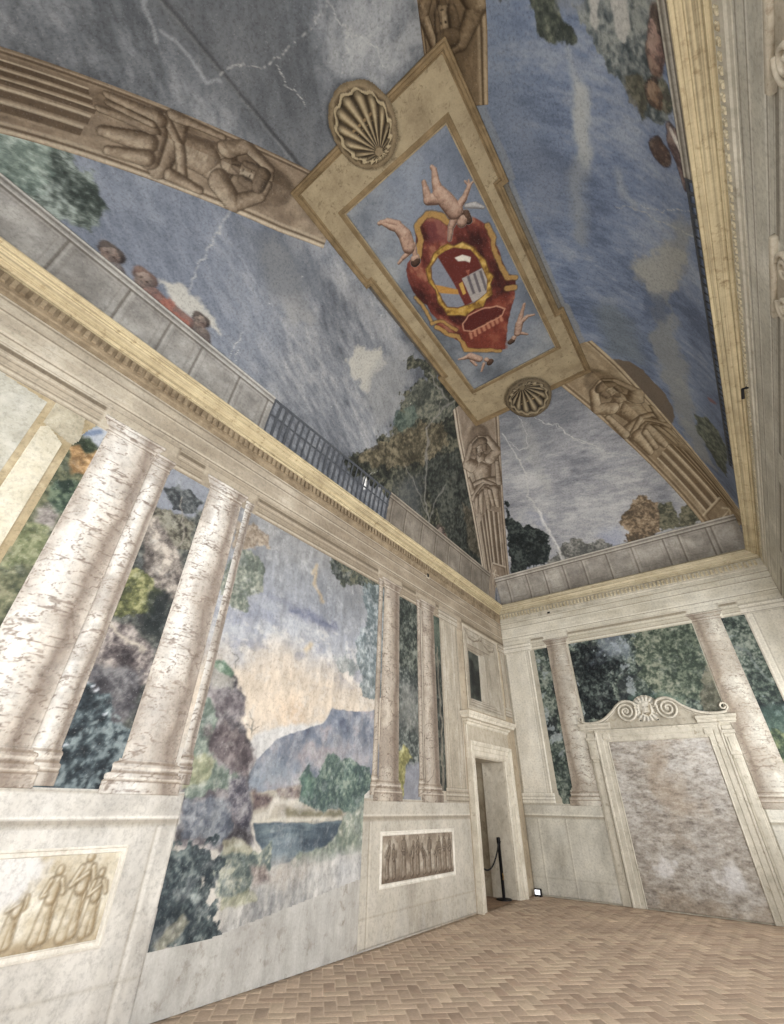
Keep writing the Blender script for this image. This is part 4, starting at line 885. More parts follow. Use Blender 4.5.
    mb = MB(); tubeS(mb, 'B', spiral(-.27, 3.19, .075, 1.2, -1.3, 1, 30, .03), .018, .03); mb.build('end_curl', M_PPORT, root, True)
    mb = MB(); tubeS(mb, 'B', spiral(-3.0, 3.15, .05, 1.0, -1.0, -1, 30, .03), .015, .03); mb.build('end_curl', M_PPORT, root, True)
    # lion mask under a small shell
    c = Canvas('B', -1.90, -1.34, 3.02, 3.56, .008); u, v = c.u, c.v; cx, cz = -1.62, 3.26; c.c = np.ones(c.c.shape)*C(214, 208, 192)
    r = np.hypot(u-cx, (v-cz)); th = np.arctan2(v-cz, u-cx); fl = .5+.5*np.cos(th*18)
    c.c = c.c*(1-.28*(fl*(r > .15))[..., None]); c.lay(C(150, 140, 118), .5*(1-sst(.008, .02, abs(r-.25)))); c.d = .03*np.clip(1-r/.26, 0, 1)+.012*fl*(r > .15)
    k = [(cx, cz+.05, .105, cx, cz-.04, .09), (cx, cz+.02, .03, cx, cz-.05, .04), (cx-.045, cz-.055, .04, cx+.045, cz-.055, .04), (cx-.06, cz+.055, .028, cx-.02, cz+.05, .02), (cx+.06, cz+.055, .028, cx+.02, cz+.05, .02), (cx, cz-.10, .035, cx, cz-.12, .03),
         (cx-.11, cz+.07, .03, cx-.13, cz-.08, .035), (cx+.11, cz+.07, .03, cx+.13, cz-.08, .035), (cx-.07, cz+.12, .035, cx+.07, cz+.12, .035)]
    c.figure(k, [(C(140, 128, 104), C(206, 200, 184), C(240, 236, 222))], layer=1, bulge=.45)
    for x in (-.042, .042): c.lay(C(92, 80, 62), .8*(1-sst(.008, .018, np.hypot(u-cx-x, (v-cz-.03)*1.6))))
    c.line([(cx-.05, cz-.095), (cx, cz-.08), (cx+.05, cz-.095)], C(92, 80, 62), .006, .006, op=.8)
    c.keep = r < .262
    o = c.build({0: 'shell', 1: 'lion_mask'}, d=.02)
    for q in o.values(): put(q, root)
portal()

# ------------------------------------------------------------------ the vault
def cove_canvas(S, res=.018):
    nv = int(vmax(S)/res); n0 = (Y1-Y0 if S in ('cL', 'cR') else X1-X0); g = (Y0, YF, Y1, YB) if S in ('cL', 'cR') else (X0, XL, X1, XR)
    nu = int((g[3]-g[1])/res); cv = Canvas(S, 0, 1, 0, vmax(S), 1./nu, vmax(S)/nv)
    s = v2s(S, cv.v); lo = g[0]+(g[1]-g[0])*s; hi = g[2]+(g[3]-g[2])*s; cv.u = lo+cv.u*(hi-lo); return cv
def sky(cv, lo, mid, hi, sc=.8, seed=3, ang=.5):
    u, v = cv.u, cv.v; c, s = math.cos(ang), math.sin(ang); x, y = u*c-v*s, u*s+v*c
    f = fbm(x, y*1.7, sc, 6, seed, g=.62); g = fbm(x, y*3.2, 3.6, 6, seed+9, g=.72)
    cv.c = ramp(np.clip(.5+(f-.5)*1.7+(g-.5)*1.3, 0, 1), (0, lo), (.5, mid), (1, hi))
def crack(cv, G, pts, w=.014, col=None, op=.85):
    cv.line(G(pts), col if col is not None else C(180, 178, 170), w*.42, w*.75, .05, 9, op, 7)
def finish(cv, names, labels, d=0., mat=None, sat=.5):
    """layer 0 is the vault itself; the other layers are painted things, each an object of its own; a tuple (parent layer) makes a part"""
    cv.sat = sat; cv.c = np.clip(cv.c*1.1, 0, 1); out = cv.build({0: 'ceiling', **names}, d=d, mat=mat or M_VAULT)
    for k, o in out.items():
        if k == 0: tag(o, kind='structure')
        elif isinstance(labels[k], int): put(o, out[labels[k]])
        else: tag(o, *labels[k])

# left slope
cv = cove_canvas('cL'); u, v = cv.u, cv.v
GL = lambda o, k: (lambda p: ats('cL', p, o, k))
sky(cv, C(82, 88, 100), C(114, 120, 130), C(150, 150, 150), .7, 3, .45)
cv.lay(C(110, 128, 162), .5*(1-sst(.5, 3.2, u+cv.wob(.8, 1, 4)))); cv.lay(C(150, 162, 178), .45*sst(.5, .7, fbm(u, v, 1.3, 5, 8))*(1-sst(.3, 1.6, u)))
g = GL((250, 230), 2.613)
cv.poly(g([(30, 20), (60, 15), (100, 60), (150, 180), (175, 240), (110, 250), (60, 150), (25, 60)]), C(134, 134, 132), .12, .15, 4, op=.7)
cv.poly(g([(250, 345), (280, 310), (335, 315), (355, 345), (320, 395), (305, 425), (270, 380)]), C(168, 162, 144), .05, .12, 5, op=.9)
cv.poly(g([(330, 340), (400, 320), (420, 400), (380, 500), (330, 520), (300, 450)]), C(140, 140, 136), .15, .15, 4, op=.6)
cv.poly(g([(190, 110), (240, 110), (440, 330), (400, 350)]), C(150, 150, 150), .12, .12, 4, op=.5)
cv.poly(GL((0, 0), 1)([(240, 225), (300, 235), (330, 290), (270, 300)]), C(92, 100, 112), .15, .1, 4, op=.5)
cv.poly(GL((0, 230), 2.613)([(415, 130), (470, 140), (520, 180), (560, 230), (575, 270), (540, 240), (500, 230), (460, 200)]), C(176, 170, 152), .04, .06, 8, op=.9)
# left tree (1)
g = GL((0, 100), 3.409)
cv.leaves(g([(-60, 30), (30, 50), (110, 95), (200, 120), (250, 140), (262, 190), (245, 225), (300, 245), (345, 300), (372, 365), (350, 405), (305, 445), (230, 415), (190, 420), (140, 370), (80, 345), (-40, 290)]), C(50, 64, 58), C(82, 98, 88), C(132, 150, 138), .07, 5, 20, 1, 11)
cv.leaves(g([(-60, 30), (110, 95), (190, 140), (180, 250), (120, 320), (-60, 280)]), C(84, 108, 96), C(112, 140, 124), C(158, 178, 162), .10, 5, 20, None, 12, op=.75)
# figures leaning on the parapet (2, 3, 4)
def bust(cv, G, head, r, body, cols, layer, bulge=0.):
    q = G([head])[0]; b = G(body); w = r
    caps = [(q[0], q[1], w, q[0]+.01, q[1]-w*.5, w*.8, 1), (q[0]-w*.5, q[1]+w*.35, w*.72, q[0]+w*.45, q[1]+w*.4, w*.72, 2), (q[0]-w*.75, q[1]-w*.1, w*.4, q[0]-w*.7, q[1]+w*.3, w*.5, 2), (q[0], q[1]-w*.2, w*.2, q[0], q[1]-w*.4, w*.25, 1), (q[0], q[1]-w*1.2, w*.5, b[0][0], b[0][1], w*1.1, 0)]
    for a, c_ in zip(b[:-1], b[1:]): caps.append((a[0], a[1], w*1.1, c_[0], c_[1], w*.8, 0))
    caps.append((b[0][0]+w*.8, b[0][1]-w*.2, w*.45, b[0][0]+w*1.5, b[0][1]-w*1.6, w*.35, 1))
    cv.figure(caps, cols, layer, bulge=bulge, op=.92, soft=.02)
    f_ = fbm(cv.u, cv.v, 11, 4, layer+7, g=.7); cv.lay(C(96, 84, 78), .5*sst(.5, .62, f_)*(cv.l == layer))
    e = (C(60, 40, 34)); cv.lay(e, .7*(1-sst(.01, .022, np.minimum(np.hypot(cv.u-q[0]-w*.3, cv.v-q[1]), np.hypot(cv.u-q[0]+w*.3, cv.v-q[1])))))
SK = (C(84, 60, 50), C(136, 104, 86), C(176, 146, 120)); HR = (C(44, 34, 32), C(74, 58, 50), C(104, 86, 72))
bust(cv, g, (378, 528), .13, [(385, 580), (400, 610)], [(C(70, 60, 60), C(104, 92, 88), C(140, 128, 118)), SK, HR], 2)
cv.figure([(*g([(290, 520)])[0], .07, *g([(345, 555)])[0], .08, 0)], [HR], 2, op=.9)
bust(cv, g, (492, 612), .13, [(520, 670), (590, 730), (640, 760)], [(C(92, 48, 40), C(136, 76, 62), C(166, 112, 94)), SK, (C(84, 52, 42), C(118, 78, 62), C(146, 106, 84))], 3)
cv.poly(g([(540, 690), (575, 672), (600, 700), (580, 712), (650, 760), (640, 775), (590, 745), (545, 712)]), C(172, 80, 58), .02, .04, 9, op=.85)
cv.figure([(*g([(425, 610)])[0], .05, *g([(455, 645)])[0], .06, 0)], [(C(96, 66, 60), C(150, 110, 100), C(186, 156, 142))], 3)
bust(cv, g, (684, 755), .11, [(690, 800), (700, 830)], [(C(70, 56, 52), C(104, 84, 74), C(140, 118, 100)), SK, HR], 4)
# big trees by the corner (5) with trunks (6)
g = GL((340, 330), 4.096)
cv.leaves(g([(265, 130), (320, 110), (380, 150), (440, 230), (500, 330), (520, 430), (560, 600), (620, 1000), (600, 1000), (430, 880), (330, 800), (240, 760), (190, 690), (150, 640), (60, 600), (0, 530), (60, 520), (100, 490), (150, 480), (160, 430), (215, 425), (225, 375), (245, 315), (270, 300), (250, 260), (310, 220), (350, 200), (330, 160), (280, 150)]), C(38, 42, 36), C(62, 66, 50), C(104, 100, 72), .13, 4, 16, 5, 31)
cv.leaves(g([(250, 310), (330, 200), (420, 240), (470, 330), (400, 380), (300, 340)]), C(58, 64, 56), C(86, 92, 76), C(130, 128, 100), .1, 5, 16, None, 32, op=.8)
cv.leaves(g([(230, 330), (300, 310), (330, 360), (260, 420), (225, 400)]), C(42, 66, 58), C(64, 92, 80), C(96, 122, 104), .07, 6, 16, None, 33, op=.7)
cv.leaves(g([(60, 530), (140, 480), (220, 440), (330, 380), (430, 380), (440, 470), (360, 540), (240, 560), (150, 570)]), C(66, 56, 34), C(104, 88, 54), C(150, 128, 82), .1, 5, 16, None, 34, op=.75)
cv.leaves(g([(330, 560), (480, 480), (600, 820), (600, 980), (440, 860)]), C(32, 38, 36), C(52, 60, 54), C(84, 90, 76), .1, 4, 16, None, 35, op=.8)
cv.leaves(g([(500, 700), (580, 780), (600, 960), (530, 900)]), C(60, 52, 34), C(88, 76, 52), C(118, 104, 74), .1, 5, 16, None, 36, op=.7)
cv.poly(g([(220, 620), (330, 600), (340, 800), (240, 760)]), C(84, 90, 94), .25, .2, 4, op=.6)
for p, w in (([(370, 800), (352, 700), (350, 560), (362, 470), (355, 400)], .045), ([(370, 780), (330, 690), (290, 600), (270, 560)], .025), ([(355, 400), (385, 360), (440, 310), (470, 290)], .035), ([(440, 290), (400, 230), (365, 180)], .03), ([(400, 340), (410, 300)], .02), ([(365, 790), (385, 720), (430, 640)], .025)):
    cv.line(g(p), C(132, 126, 114), w*.7, .02, .08, 5, .7, 7, 6)
bust(cv, g, (410, 830), .16, [(425, 860), (440, 880)], [(C(84, 44, 36), C(120, 70, 56), C(150, 100, 80)), SK, HR], 7)
g = GL((0, 0), 1)
crack(cv, g, [(233, 207), (216, 235), (205, 256), (194, 276), (190, 290)]); crack(cv, g, [(60, 236), (61, 244), (52, 250), (36, 261)])
crack(cv, g, [(245, 331), (233, 347), (228, 362), (222, 375), (209, 387)]); crack(cv, g, [(240, 347), (231, 370), (226, 388)], .008)
crack(cv, g, [(378, 470), (365, 478), (363, 490)], .01); cv.line(g([(365, 479), (364, 487)]), C(226, 224, 216), .05, .02)
r_ = np.random.default_rng(4)
for k in range(14):
    p = (r_.uniform(120, 420), r_.uniform(190, 420)); q = at('cL', *p)
    if q[1] > 1.1: cv.lay(C(196, 194, 184), .6*(1-sst(.004, .022, np.hypot(u-q[0], v-q[1]))))
TG = 'figures painted looking over the vault parapet'
finish(cv, {1: 'painted_tree', 2: 'painted_person', 3: 'painted_person', 4: 'painted_person', 5: 'painted_tree', 6: 'trunk', 7: 'painted_person'},
       {1: ('pale green painted tree on the vault at the left edge, above the parapet', 'tree'), 2: ('painted person with dark curly hair peering over the left parapet below the green tree', 'person'),
        3: ('painted person in red drapery leaning on the left parapet', 'person'), 4: ('small dark painted person at the right end of the group on the left parapet', 'person'),
        5: ('large dark painted tree on the left slope of the vault beside the corner herm', 'tree'), 6: 5, 7: ('small reddish painted person under the large dark tree, behind the parapet', 'person')}, sat=.46)

# end slope
cv = cove_canvas('cB', .016); u, v = cv.u, cv.v
sky(cv, C(108, 112, 124), C(138, 140, 147), C(166, 166, 166), .6, 13, .2)
cv.lay(C(122, 134, 172), .6*sst(.45, .65, fbm(u, v, .9, 5, 44))*(1-sst(2.2, 3.2, v))); cv.lay(C(96, 102, 110), .5*sst(3.4, 5, v+cv.wob(.6, 1, 3)))
cv.lay(C(172, 172, 170), .5*sst(.55, .7, fbm(u, v, 1.6, 5, 47))*(1-sst(2.0, 3.0, v)))
g5 = lambda p: ats('cB', p, (430, 380), 4.265); g6 = lambda p: ats('cB', p, (540, 340), 3.213); g7 = lambda p: ats('cB', p, (600, 380), 4.9)
cv.leaves(g5([(318, 500), (335, 530), (338, 590), (370, 600), (400, 625), (430, 620), (470, 640), (505, 665), (510, 720), (500, 780), (420, 800), (350, 840), (330, 700)]), C(26, 36, 38), C(42, 54, 54), C(72, 84, 78), .07, 7, 20, 1, 21)
cv.leaves(g7([(95, 695), (110, 660), (150, 625), (165, 590), (200, 560), (245, 585), (285, 600), (300, 640), (310, 700), (290, 740), (230, 790), (130, 815), (140, 740)]), C(84, 66, 42), C(124, 94, 58), C(160, 130, 88), .06, 9, 22, 2, 22)
cv.leaves(g7([(285, 600), (340, 600), (375, 660), (385, 715), (300, 745), (290, 700)]), C(58, 62, 42), C(88, 88, 58), C(122, 116, 80), .05, 9, 22, 3, 23)
cv.leaves(g7([(385, 690), (400, 625), (440, 600), (480, 625), (515, 685), (440, 715), (380, 725)]), C(56, 58, 38), C(86, 84, 54), C(120, 114, 78), .05, 9, 22, 4, 24)
cv.leaves(g6([(10, 735), (50, 690), (80, 650), (125, 632), (150, 660), (200, 640), (235, 662), (240, 690), (120, 705)]), C(78, 80, 76), C(106, 106, 98), C(138, 136, 126), .06, 9, 22, 5, 25)
g = lambda p: ats('cB', p)
cv.poly(g5([(380, 180), (430, 180), (520, 480), (500, 490), (400, 300)]), C(150, 150, 146), .08, .14, 4, op=.4)
crack(cv, g5, [(370, 140), (395, 180), (412, 230), (415, 290), (380, 300), (335, 260)], .012); crack(cv, g5, [(310, 230), (345, 290), (380, 345), (410, 395), (416, 440), (413, 495), (440, 525), (462, 555)], .03)
crack(cv, g5, [(462, 555), (485, 600), (505, 640), (530, 690), (560, 740), (575, 800), (595, 900)], .06, C(206, 204, 196)); crack(cv, g5, [(440, 150), (485, 185), (548, 193), (590, 240), (660, 262), (740, 300)], .014)
crack(cv, g6, [(50, 275), (110, 320), (170, 340), (210, 362), (260, 370), (330, 375)], .009)
finish(cv, {1: 'painted_tree', 2: 'painted_tree', 3: 'painted_tree', 4: 'painted_tree', 5: 'painted_bush'},
       {1: ('nearly black painted tree above the end wall, next to the corner herm', 'tree'), 2: ('rust orange painted tree above the parapet of the end wall', 'tree'),
        3: ('olive painted tree touching the right side of the rust orange tree', 'tree'), 4: ('small olive brown painted tree close to the foot of the right-hand herm', 'tree'), 5: ('grey green painted bushes above the end wall parapet, beside the white crack', 'bush')})

# right slope
cv = cove_canvas('cR', .018); u, v = cv.u, cv.v
sky(cv, C(86, 102, 132), C(108, 126, 158), C(136, 148, 168), .9, 23, 1.2)
cv.line([(Y0-.3, vmax('cR')-.10), (3.0, vmax('cR')-.10), (3.02, vmax('cR')-.02), (5.5, vmax('cR')-.02), (5.52, vmax('cR')-.10), (Y1+.2, vmax('cR')-.10)], C(132, 134, 134), .07, .02, .02, 5, .8)
cv.lay(C(104, 116, 132), .5*sst(2.2, 3.6, v)*(1-sst(2, 4.5, u))); g = lambda p: ats('cR', p); g7a = lambda p: ats('cR', p, (500, 0), 3.92); g5 = lambda p: ats('cR', p, (484, 230), 2.613); g6 = lambda p: ats('cR', p, (540, 340), 3.213)
cv.line(g7a([(268, 190), (290, 290), (310, 360)]), C(150, 158, 168), .05, .06, .08, 4, .7); cv.line(g7a([(310, 360), (325, 450), (330, 560), (320, 630)]), C(166, 170, 168), .13, .07, .12, 4, .85)
cv.line(g7a([(315, 640), (290, 700), (320, 800), (310, 920)]), C(134, 142, 150), .12, .1, .15, 3, .75)
cv.line(g7a([(460, 690), (480, 760), (520, 800)]), C(150, 158, 166), .06, .06, .1, 5, .6)
cv.poly(g7a([(0, 300), (120, 500), (250, 700), (200, 900), (150, 900), (60, 600), (0, 500)]), C(112, 124, 146), .3, .2, 2, op=.6)
cv.poly(g5([(385, 95), (405, 70), (440, 62), (470, 20), (520, -30), (560, -20), (540, 60), (510, 100), (470, 180), (500, 240), (520, 330), (560, 520), (600, 620), (560, 600), (480, 420), (440, 300), (440, 180), (395, 130)]), C(136, 139, 136), .09, .2, 3, op=.75)
cv.poly(g5([(385, 95), (440, 62), (480, 40), (540, 60), (500, 150), (440, 175)]), C(156, 156, 148), .06, .14, 5, op=.75)
cv.poly(g5([(290, 200), (330, 180), (400, 260), (420, 350), (330, 330)]), C(110, 122, 128), .2, .15, 3, op=.6)
cv.poly(g5([(420, 160), (480, 190), (480, 240), (420, 230)]), C(76, 92, 124), .08, .1, 4, op=.6)
# foliage: 1 small hanging, 2 big mass, white patches
cv.leaves(g7a([(105, -60), (140, 80), (160, 160), (210, 172), (280, 165), (290, 100), (240, 50), (200, -60)]), C(58, 66, 62), C(84, 92, 80), C(120, 124, 104), .08, 5, 18, 1, 31)
cv.leaves(g7a([(300, -60), (640, -60), (640, 200), (660, 470), (620, 470), (560, 450), (500, 330), (440, 280), (370, 230), (340, 150)]), C(62, 74, 78), C(96, 106, 108), C(142, 148, 142), .12, 4, 18, 2, 33)
cv.leaves(g7a([(490, 300), (560, 290), (580, 400), (560, 460), (510, 400)]), C(72, 68, 52), C(100, 94, 70), C(130, 122, 94), .06, 6, 18, None, 34, op=.7)
cv.poly(g7a([(345, -60), (400, -60), (385, 60), (378, 125), (360, 100)]), C(176, 174, 166), .02, .05, 6, op=.9); cv.poly(g7a([(425, -60), (500, -60), (512, 60), (495, 180), (455, 150), (440, 60)]), C(180, 178, 170), .02, .05, 6, op=.9)
cv.poly(g7a([(200, -40), (330, -40), (330, 60), (210, 40)]), C(140, 146, 152), .06, .1, 5, op=.6)
def rfig(caps, cols, layer): 
    cc = []
    for c_ in caps: a = at('cR', 500+c_[0]/3.92, c_[1]/3.92); b = at('cR', 500+c_[3]/3.92, c_[4]/3.92); cc.append((a[0], a[1], c_[2], b[0], b[1], c_[5], c_[6]))
    cv.figure(cc, cols, layer, op=.92, outline=.4, soft=.015)
    if layer: f_ = fbm(cv.u, cv.v, 13, 4, layer+7, g=.7); cv.lay(C(74, 64, 60), .55*sst(.5, .6, f_)*(cv.l == layer)); cv.lay(C(150, 128, 108), .4*sst(.5, .6, 1-f_)*(cv.l == layer))
rfig([(612, 60, .08, 618, 120, .10, 2), (610, 120, .10, 612, 200, .13, 0), (600, 200, .10, 610, 255, .10, 1), (630, 100, .06, 640, 200, .06, 1)], [(C(110, 76, 66), C(160, 118, 104), C(190, 156, 140)), (C(96, 66, 56), C(136, 100, 84), C(166, 134, 114)), HR], 3)
rfig([(605, 370, .13, 615, 380, .12, 1), (590, 355, .09, 605, 335, .08, 2), (640, 350, .08, 650, 400, .1, 0)], [(C(70, 76, 60), C(98, 104, 82), C(130, 132, 108)), (C(92, 66, 48), C(136, 102, 74), C(172, 138, 106)), HR], 4)
rfig([(622, 590, .12, 640, 610, .12, 1), (605, 575, .08, 620, 560, .07, 2), (665, 500, .05, 700, 560, .10, 0), (690, 560, .14, 720, 640, .12, 0), (710, 640, .08, 728, 740, .03, 0)], [(C(60, 40, 42), C(104, 76, 74), C(170, 156, 142)), (C(62, 44, 38), C(98, 70, 58), C(134, 104, 86)), HR], 5)
for k in range(5): cv.line(g7a([(670+k*14, 505+k*28), (692+k*12, 560+k*28)]), C(206, 200, 186), .022, .012, .02, 8, .8)
cv.leaves(g6([(495, 240), (540, 250), (600, 340), (600, 440), (570, 400), (510, 300)]), C(62, 70, 62), C(88, 98, 84), C(118, 126, 106), .06, 6, 18, 6, 36)
rfig([(0, 0, .01, 1, 1, .01, 0)], [(C(80, 80, 80),)*3], None)
cv.line(g6([(545, 190), (560, 200)]), C(140, 84, 84), .05, .03, .03, 6, .8)
# rough brown patch painted as the shell's shadow, beside the right-hand herm
cv.poly(g6([(208, 85), (235, 62), (285, 68), (330, 95), (365, 135), (400, 170), (425, 215), (432, 250), (420, 275), (370, 255), (300, 200), (260, 150), (222, 125)]), C(112, 96, 78), .012, .03, 9, op=.96)
crack(cv, g7a, [(460, 808), (520, 812), (580, 838), (620, 870), (690, 895), (760, 930)], .012, C(170, 168, 158)); crack(cv, g, [(700, 210), (660, 212), (640, 205)], .008)
finish(cv, {1: 'painted_branch', 2: 'painted_tree', 3: 'painted_person', 4: 'painted_person', 5: 'painted_person', 6: 'painted_bush'},
       {1: ('small dark painted branch hanging at the top edge of the blue vault slope', 'tree'), 2: ('grey green painted tree with bare white patches, high on the blue slope', 'tree'),
        3: ('pinkish painted person beside the right-hand cornice at the top of the picture', 'person'), 4: ('painted person with an orange lit face, between two others along the right-hand cornice', 'person'),
        5: ('painted person with dark hair in striped cloth leaning over the right-hand cornice', 'person'), 6: ('muted green painted bush low on the blue slope near the right-hand herm', 'bush')}, sat=.66)

# near slope
cv = cove_canvas('cF', .022); u, v = cv.u, cv.v
sky(cv, C(84, 90, 98), C(112, 118, 126), C(142, 146, 150), .9, 43, .9); g = lambda p: ats('cF', p); g1 = lambda p: ats('cF', p, (0, 0), 1.96)
sd = psd(u, v, g([(163, -30), (163, 0), (306, 173), (330, 150), (300, 90), (230, -30)]))
cv.lay(C(82, 86, 92), .55*(1-sst(-.02, .5, sd))); cv.line(g([(150, -15), (163, 0), (235, 88), (306, 173)]), C(66, 68, 72), .03, .02, .01, 5, .8); cv.line(g([(160, 0), (231, 88), (300, 170)]), C(146, 150, 150), .015, .02, .02, 5, .4)
cv.line(g1([(285, -10), (300, 50), (305, 80)]), C(160, 166, 170), .02, .02, .05, 5, .6); cv.line(g1([(310, 60), (340, 75), (370, 110), (400, 160), (430, 155)]), C(160, 166, 170), .02, .02, .06, 4, .5)
crack(cv, g1, [(640, -10), (660, 35), (682, 65), (684, 95), (670, 150)], .012, op=.7); crack(cv, g1, [(435, 152), (445, 135), (480, 125), (515, 132), (545, 118), (570, 95), (610, 55), (640, 5)], .010, op=.7); crack(cv, g1, [(545, 130), (560, 165), (590, 190), (600, 210)], .009)
crack(cv, g1, [(690, 70), (740, 88), (755, 135)], .009)
cv.lay(C(158, 160, 160), .6*sst(.55, .66, fbm(u, v, 1.5, 5, 66))*sst(2.6, 3.4, v)*sst(-2.2, -1.2, u))
finish(cv, {}, {})
# flat part behind the centre panel
cv = Canvas('C', X0, X1, Y0, Y1, .2); cv.c[:] = C(120, 110, 92); finish(cv, {}, {})
mb = MB(); mb.box(XL-TH, XR+TH, YF-TH, YB+TH, ZC+.4, ZC+.5); tag(mb.build('roof', M_WALLB), kind='structure')
for nm, b_ in (('wall_attic_left', (XL-TH, XL-TH+.1, YF-TH, YB+TH)), ('wall_attic_right', (XR+TH-.1, XR+TH, YF-TH, YB+TH)), ('wall_attic_front', (XL, XR, YF-TH, YF-TH+.1)), ('wall_attic_back', (XL, XR, YB+TH-.1, YB+TH))):
    mb = MB(); mb.box(*b_, ZS+.15, ZC+.45); tag(mb.build(nm, M_WALLB), kind='structure')

# ------------------------------------------------------------------ painted parapets at the foot of the vault
def parapet(S, u0, u1, label, joints, h=.93, tint=1., rail=False, seed=3):
    root = empty('painted_railing' if rail else 'painted_parapet', P3(S, (u0+u1)/2, 0.1, 0)); tag(root, label, 'railing' if rail else 'parapet')
    cv = Canvas(S, u0, u1, .0, h, .016, .012); u, v = cv.u, cv.v; f = fbm(u, v, 3.5, 5, seed, g=.62)
    cv.c = ramp(np.clip(.5+(f-.5)*1.6, 0, 1), (0, C(122, 116, 108)), (.5, C(146, 140, 130)), (1, C(172, 166, 156)))*tint; dk, hi = C(92, 82, 72)*tint, C(190, 184, 170)*tint
    for j in joints:
        cv.lay(dk, .6*(1-sst(.008, .022, abs(u-j)))*(v < h-.13)); cv.lay(hi, .3*(1-sst(.006, .02, abs(u-j-.035)))*(v < h-.13))
    for z, c_, o_ in ((h-.13, dk, .7), (h-.10, hi, .5), (h-.05, dk, .5), (h-.02, hi, .7), (.42, dk, .0)): cv.lay(c_, o_*(1-sst(.008, .02, abs(v-z))))
    for a, b in zip(joints[:-1], joints[1:]):
        m = (abs(np.maximum(abs(u-(a+b)/2)-(b-a)/2+.09, abs(v-.5)-.24)) < .012)*(1.); cv.lay(dk, .16*m)
    cv.l[v > h-.13] = 1
    if rail:
        cv.c = ramp(fbm(u, v, 2, 4, 5), (.2, C(70, 76, 84)), (.8, C(104, 108, 114)))
        m = np.zeros(u.shape)
        for x in np.arange(u0+.02, u1, .13): m = np.maximum(m, 1-sst(.006, .02, abs(u-x)))
        m = np.maximum(m*(v < h-.03), 1-sst(.01, .025, abs(v-h+.05))); m = np.maximum(m, .8*(1-sst(.012, .026, abs(v-.6))))
        cv.c = cv.c*0+C(84, 88, 94); cv.keep = m > .75; cv.l[:] = 0; cv.l[v > h-.09] = 1
    out = cv.build({0: 'bars' if rail else 'panels', 1: 'handrail' if rail else 'coping'}, d=.018)
    for o in out.values(): put(o, root)
parapet('cL', YF+.05, 2.66, 'painted stone parapet on the left with the group of people leaning over it', [-1.6, -.4, .32, .87, 1.35, 2.0, 2.55], tint=np.array([1.02, 1.04, 1.07]))
parapet('cL', 2.66, 5.85, 'dark painted railing between the two stone parapets of the left side', [], rail=True)
parapet('cL', 5.85, YB-.6, 'brownish painted stone parapet under the large dark tree on the left side', [5.95, 6.45, 7.1, 7.7, 8.3, 8.9, 9.5, 10.1], tint=np.array([.92, .89, .85]), seed=6)
parapet('cB', XL+.12, XR-.12, 'pale painted stone parapet running above the cornice of the end wall', [-4.2, -3.62, -3.12, -2.6, -2.1, -1.5, -.9, -.2, .12, .68, .78], tint=np.array([1.1, 1.1, 1.1]), seed=9)
parapet('cR', YF+.05, 3.1, 'painted stone parapet just showing over the right-hand cornice at the top', [-1, 0, 1, 2], h=.75, tint=np.array([1.1, 1.1, 1.08]), seed=12)
parapet('cR', 3.1, 8.6, 'painted railing barely showing over the right-hand cornice', [], h=.76, rail=True)

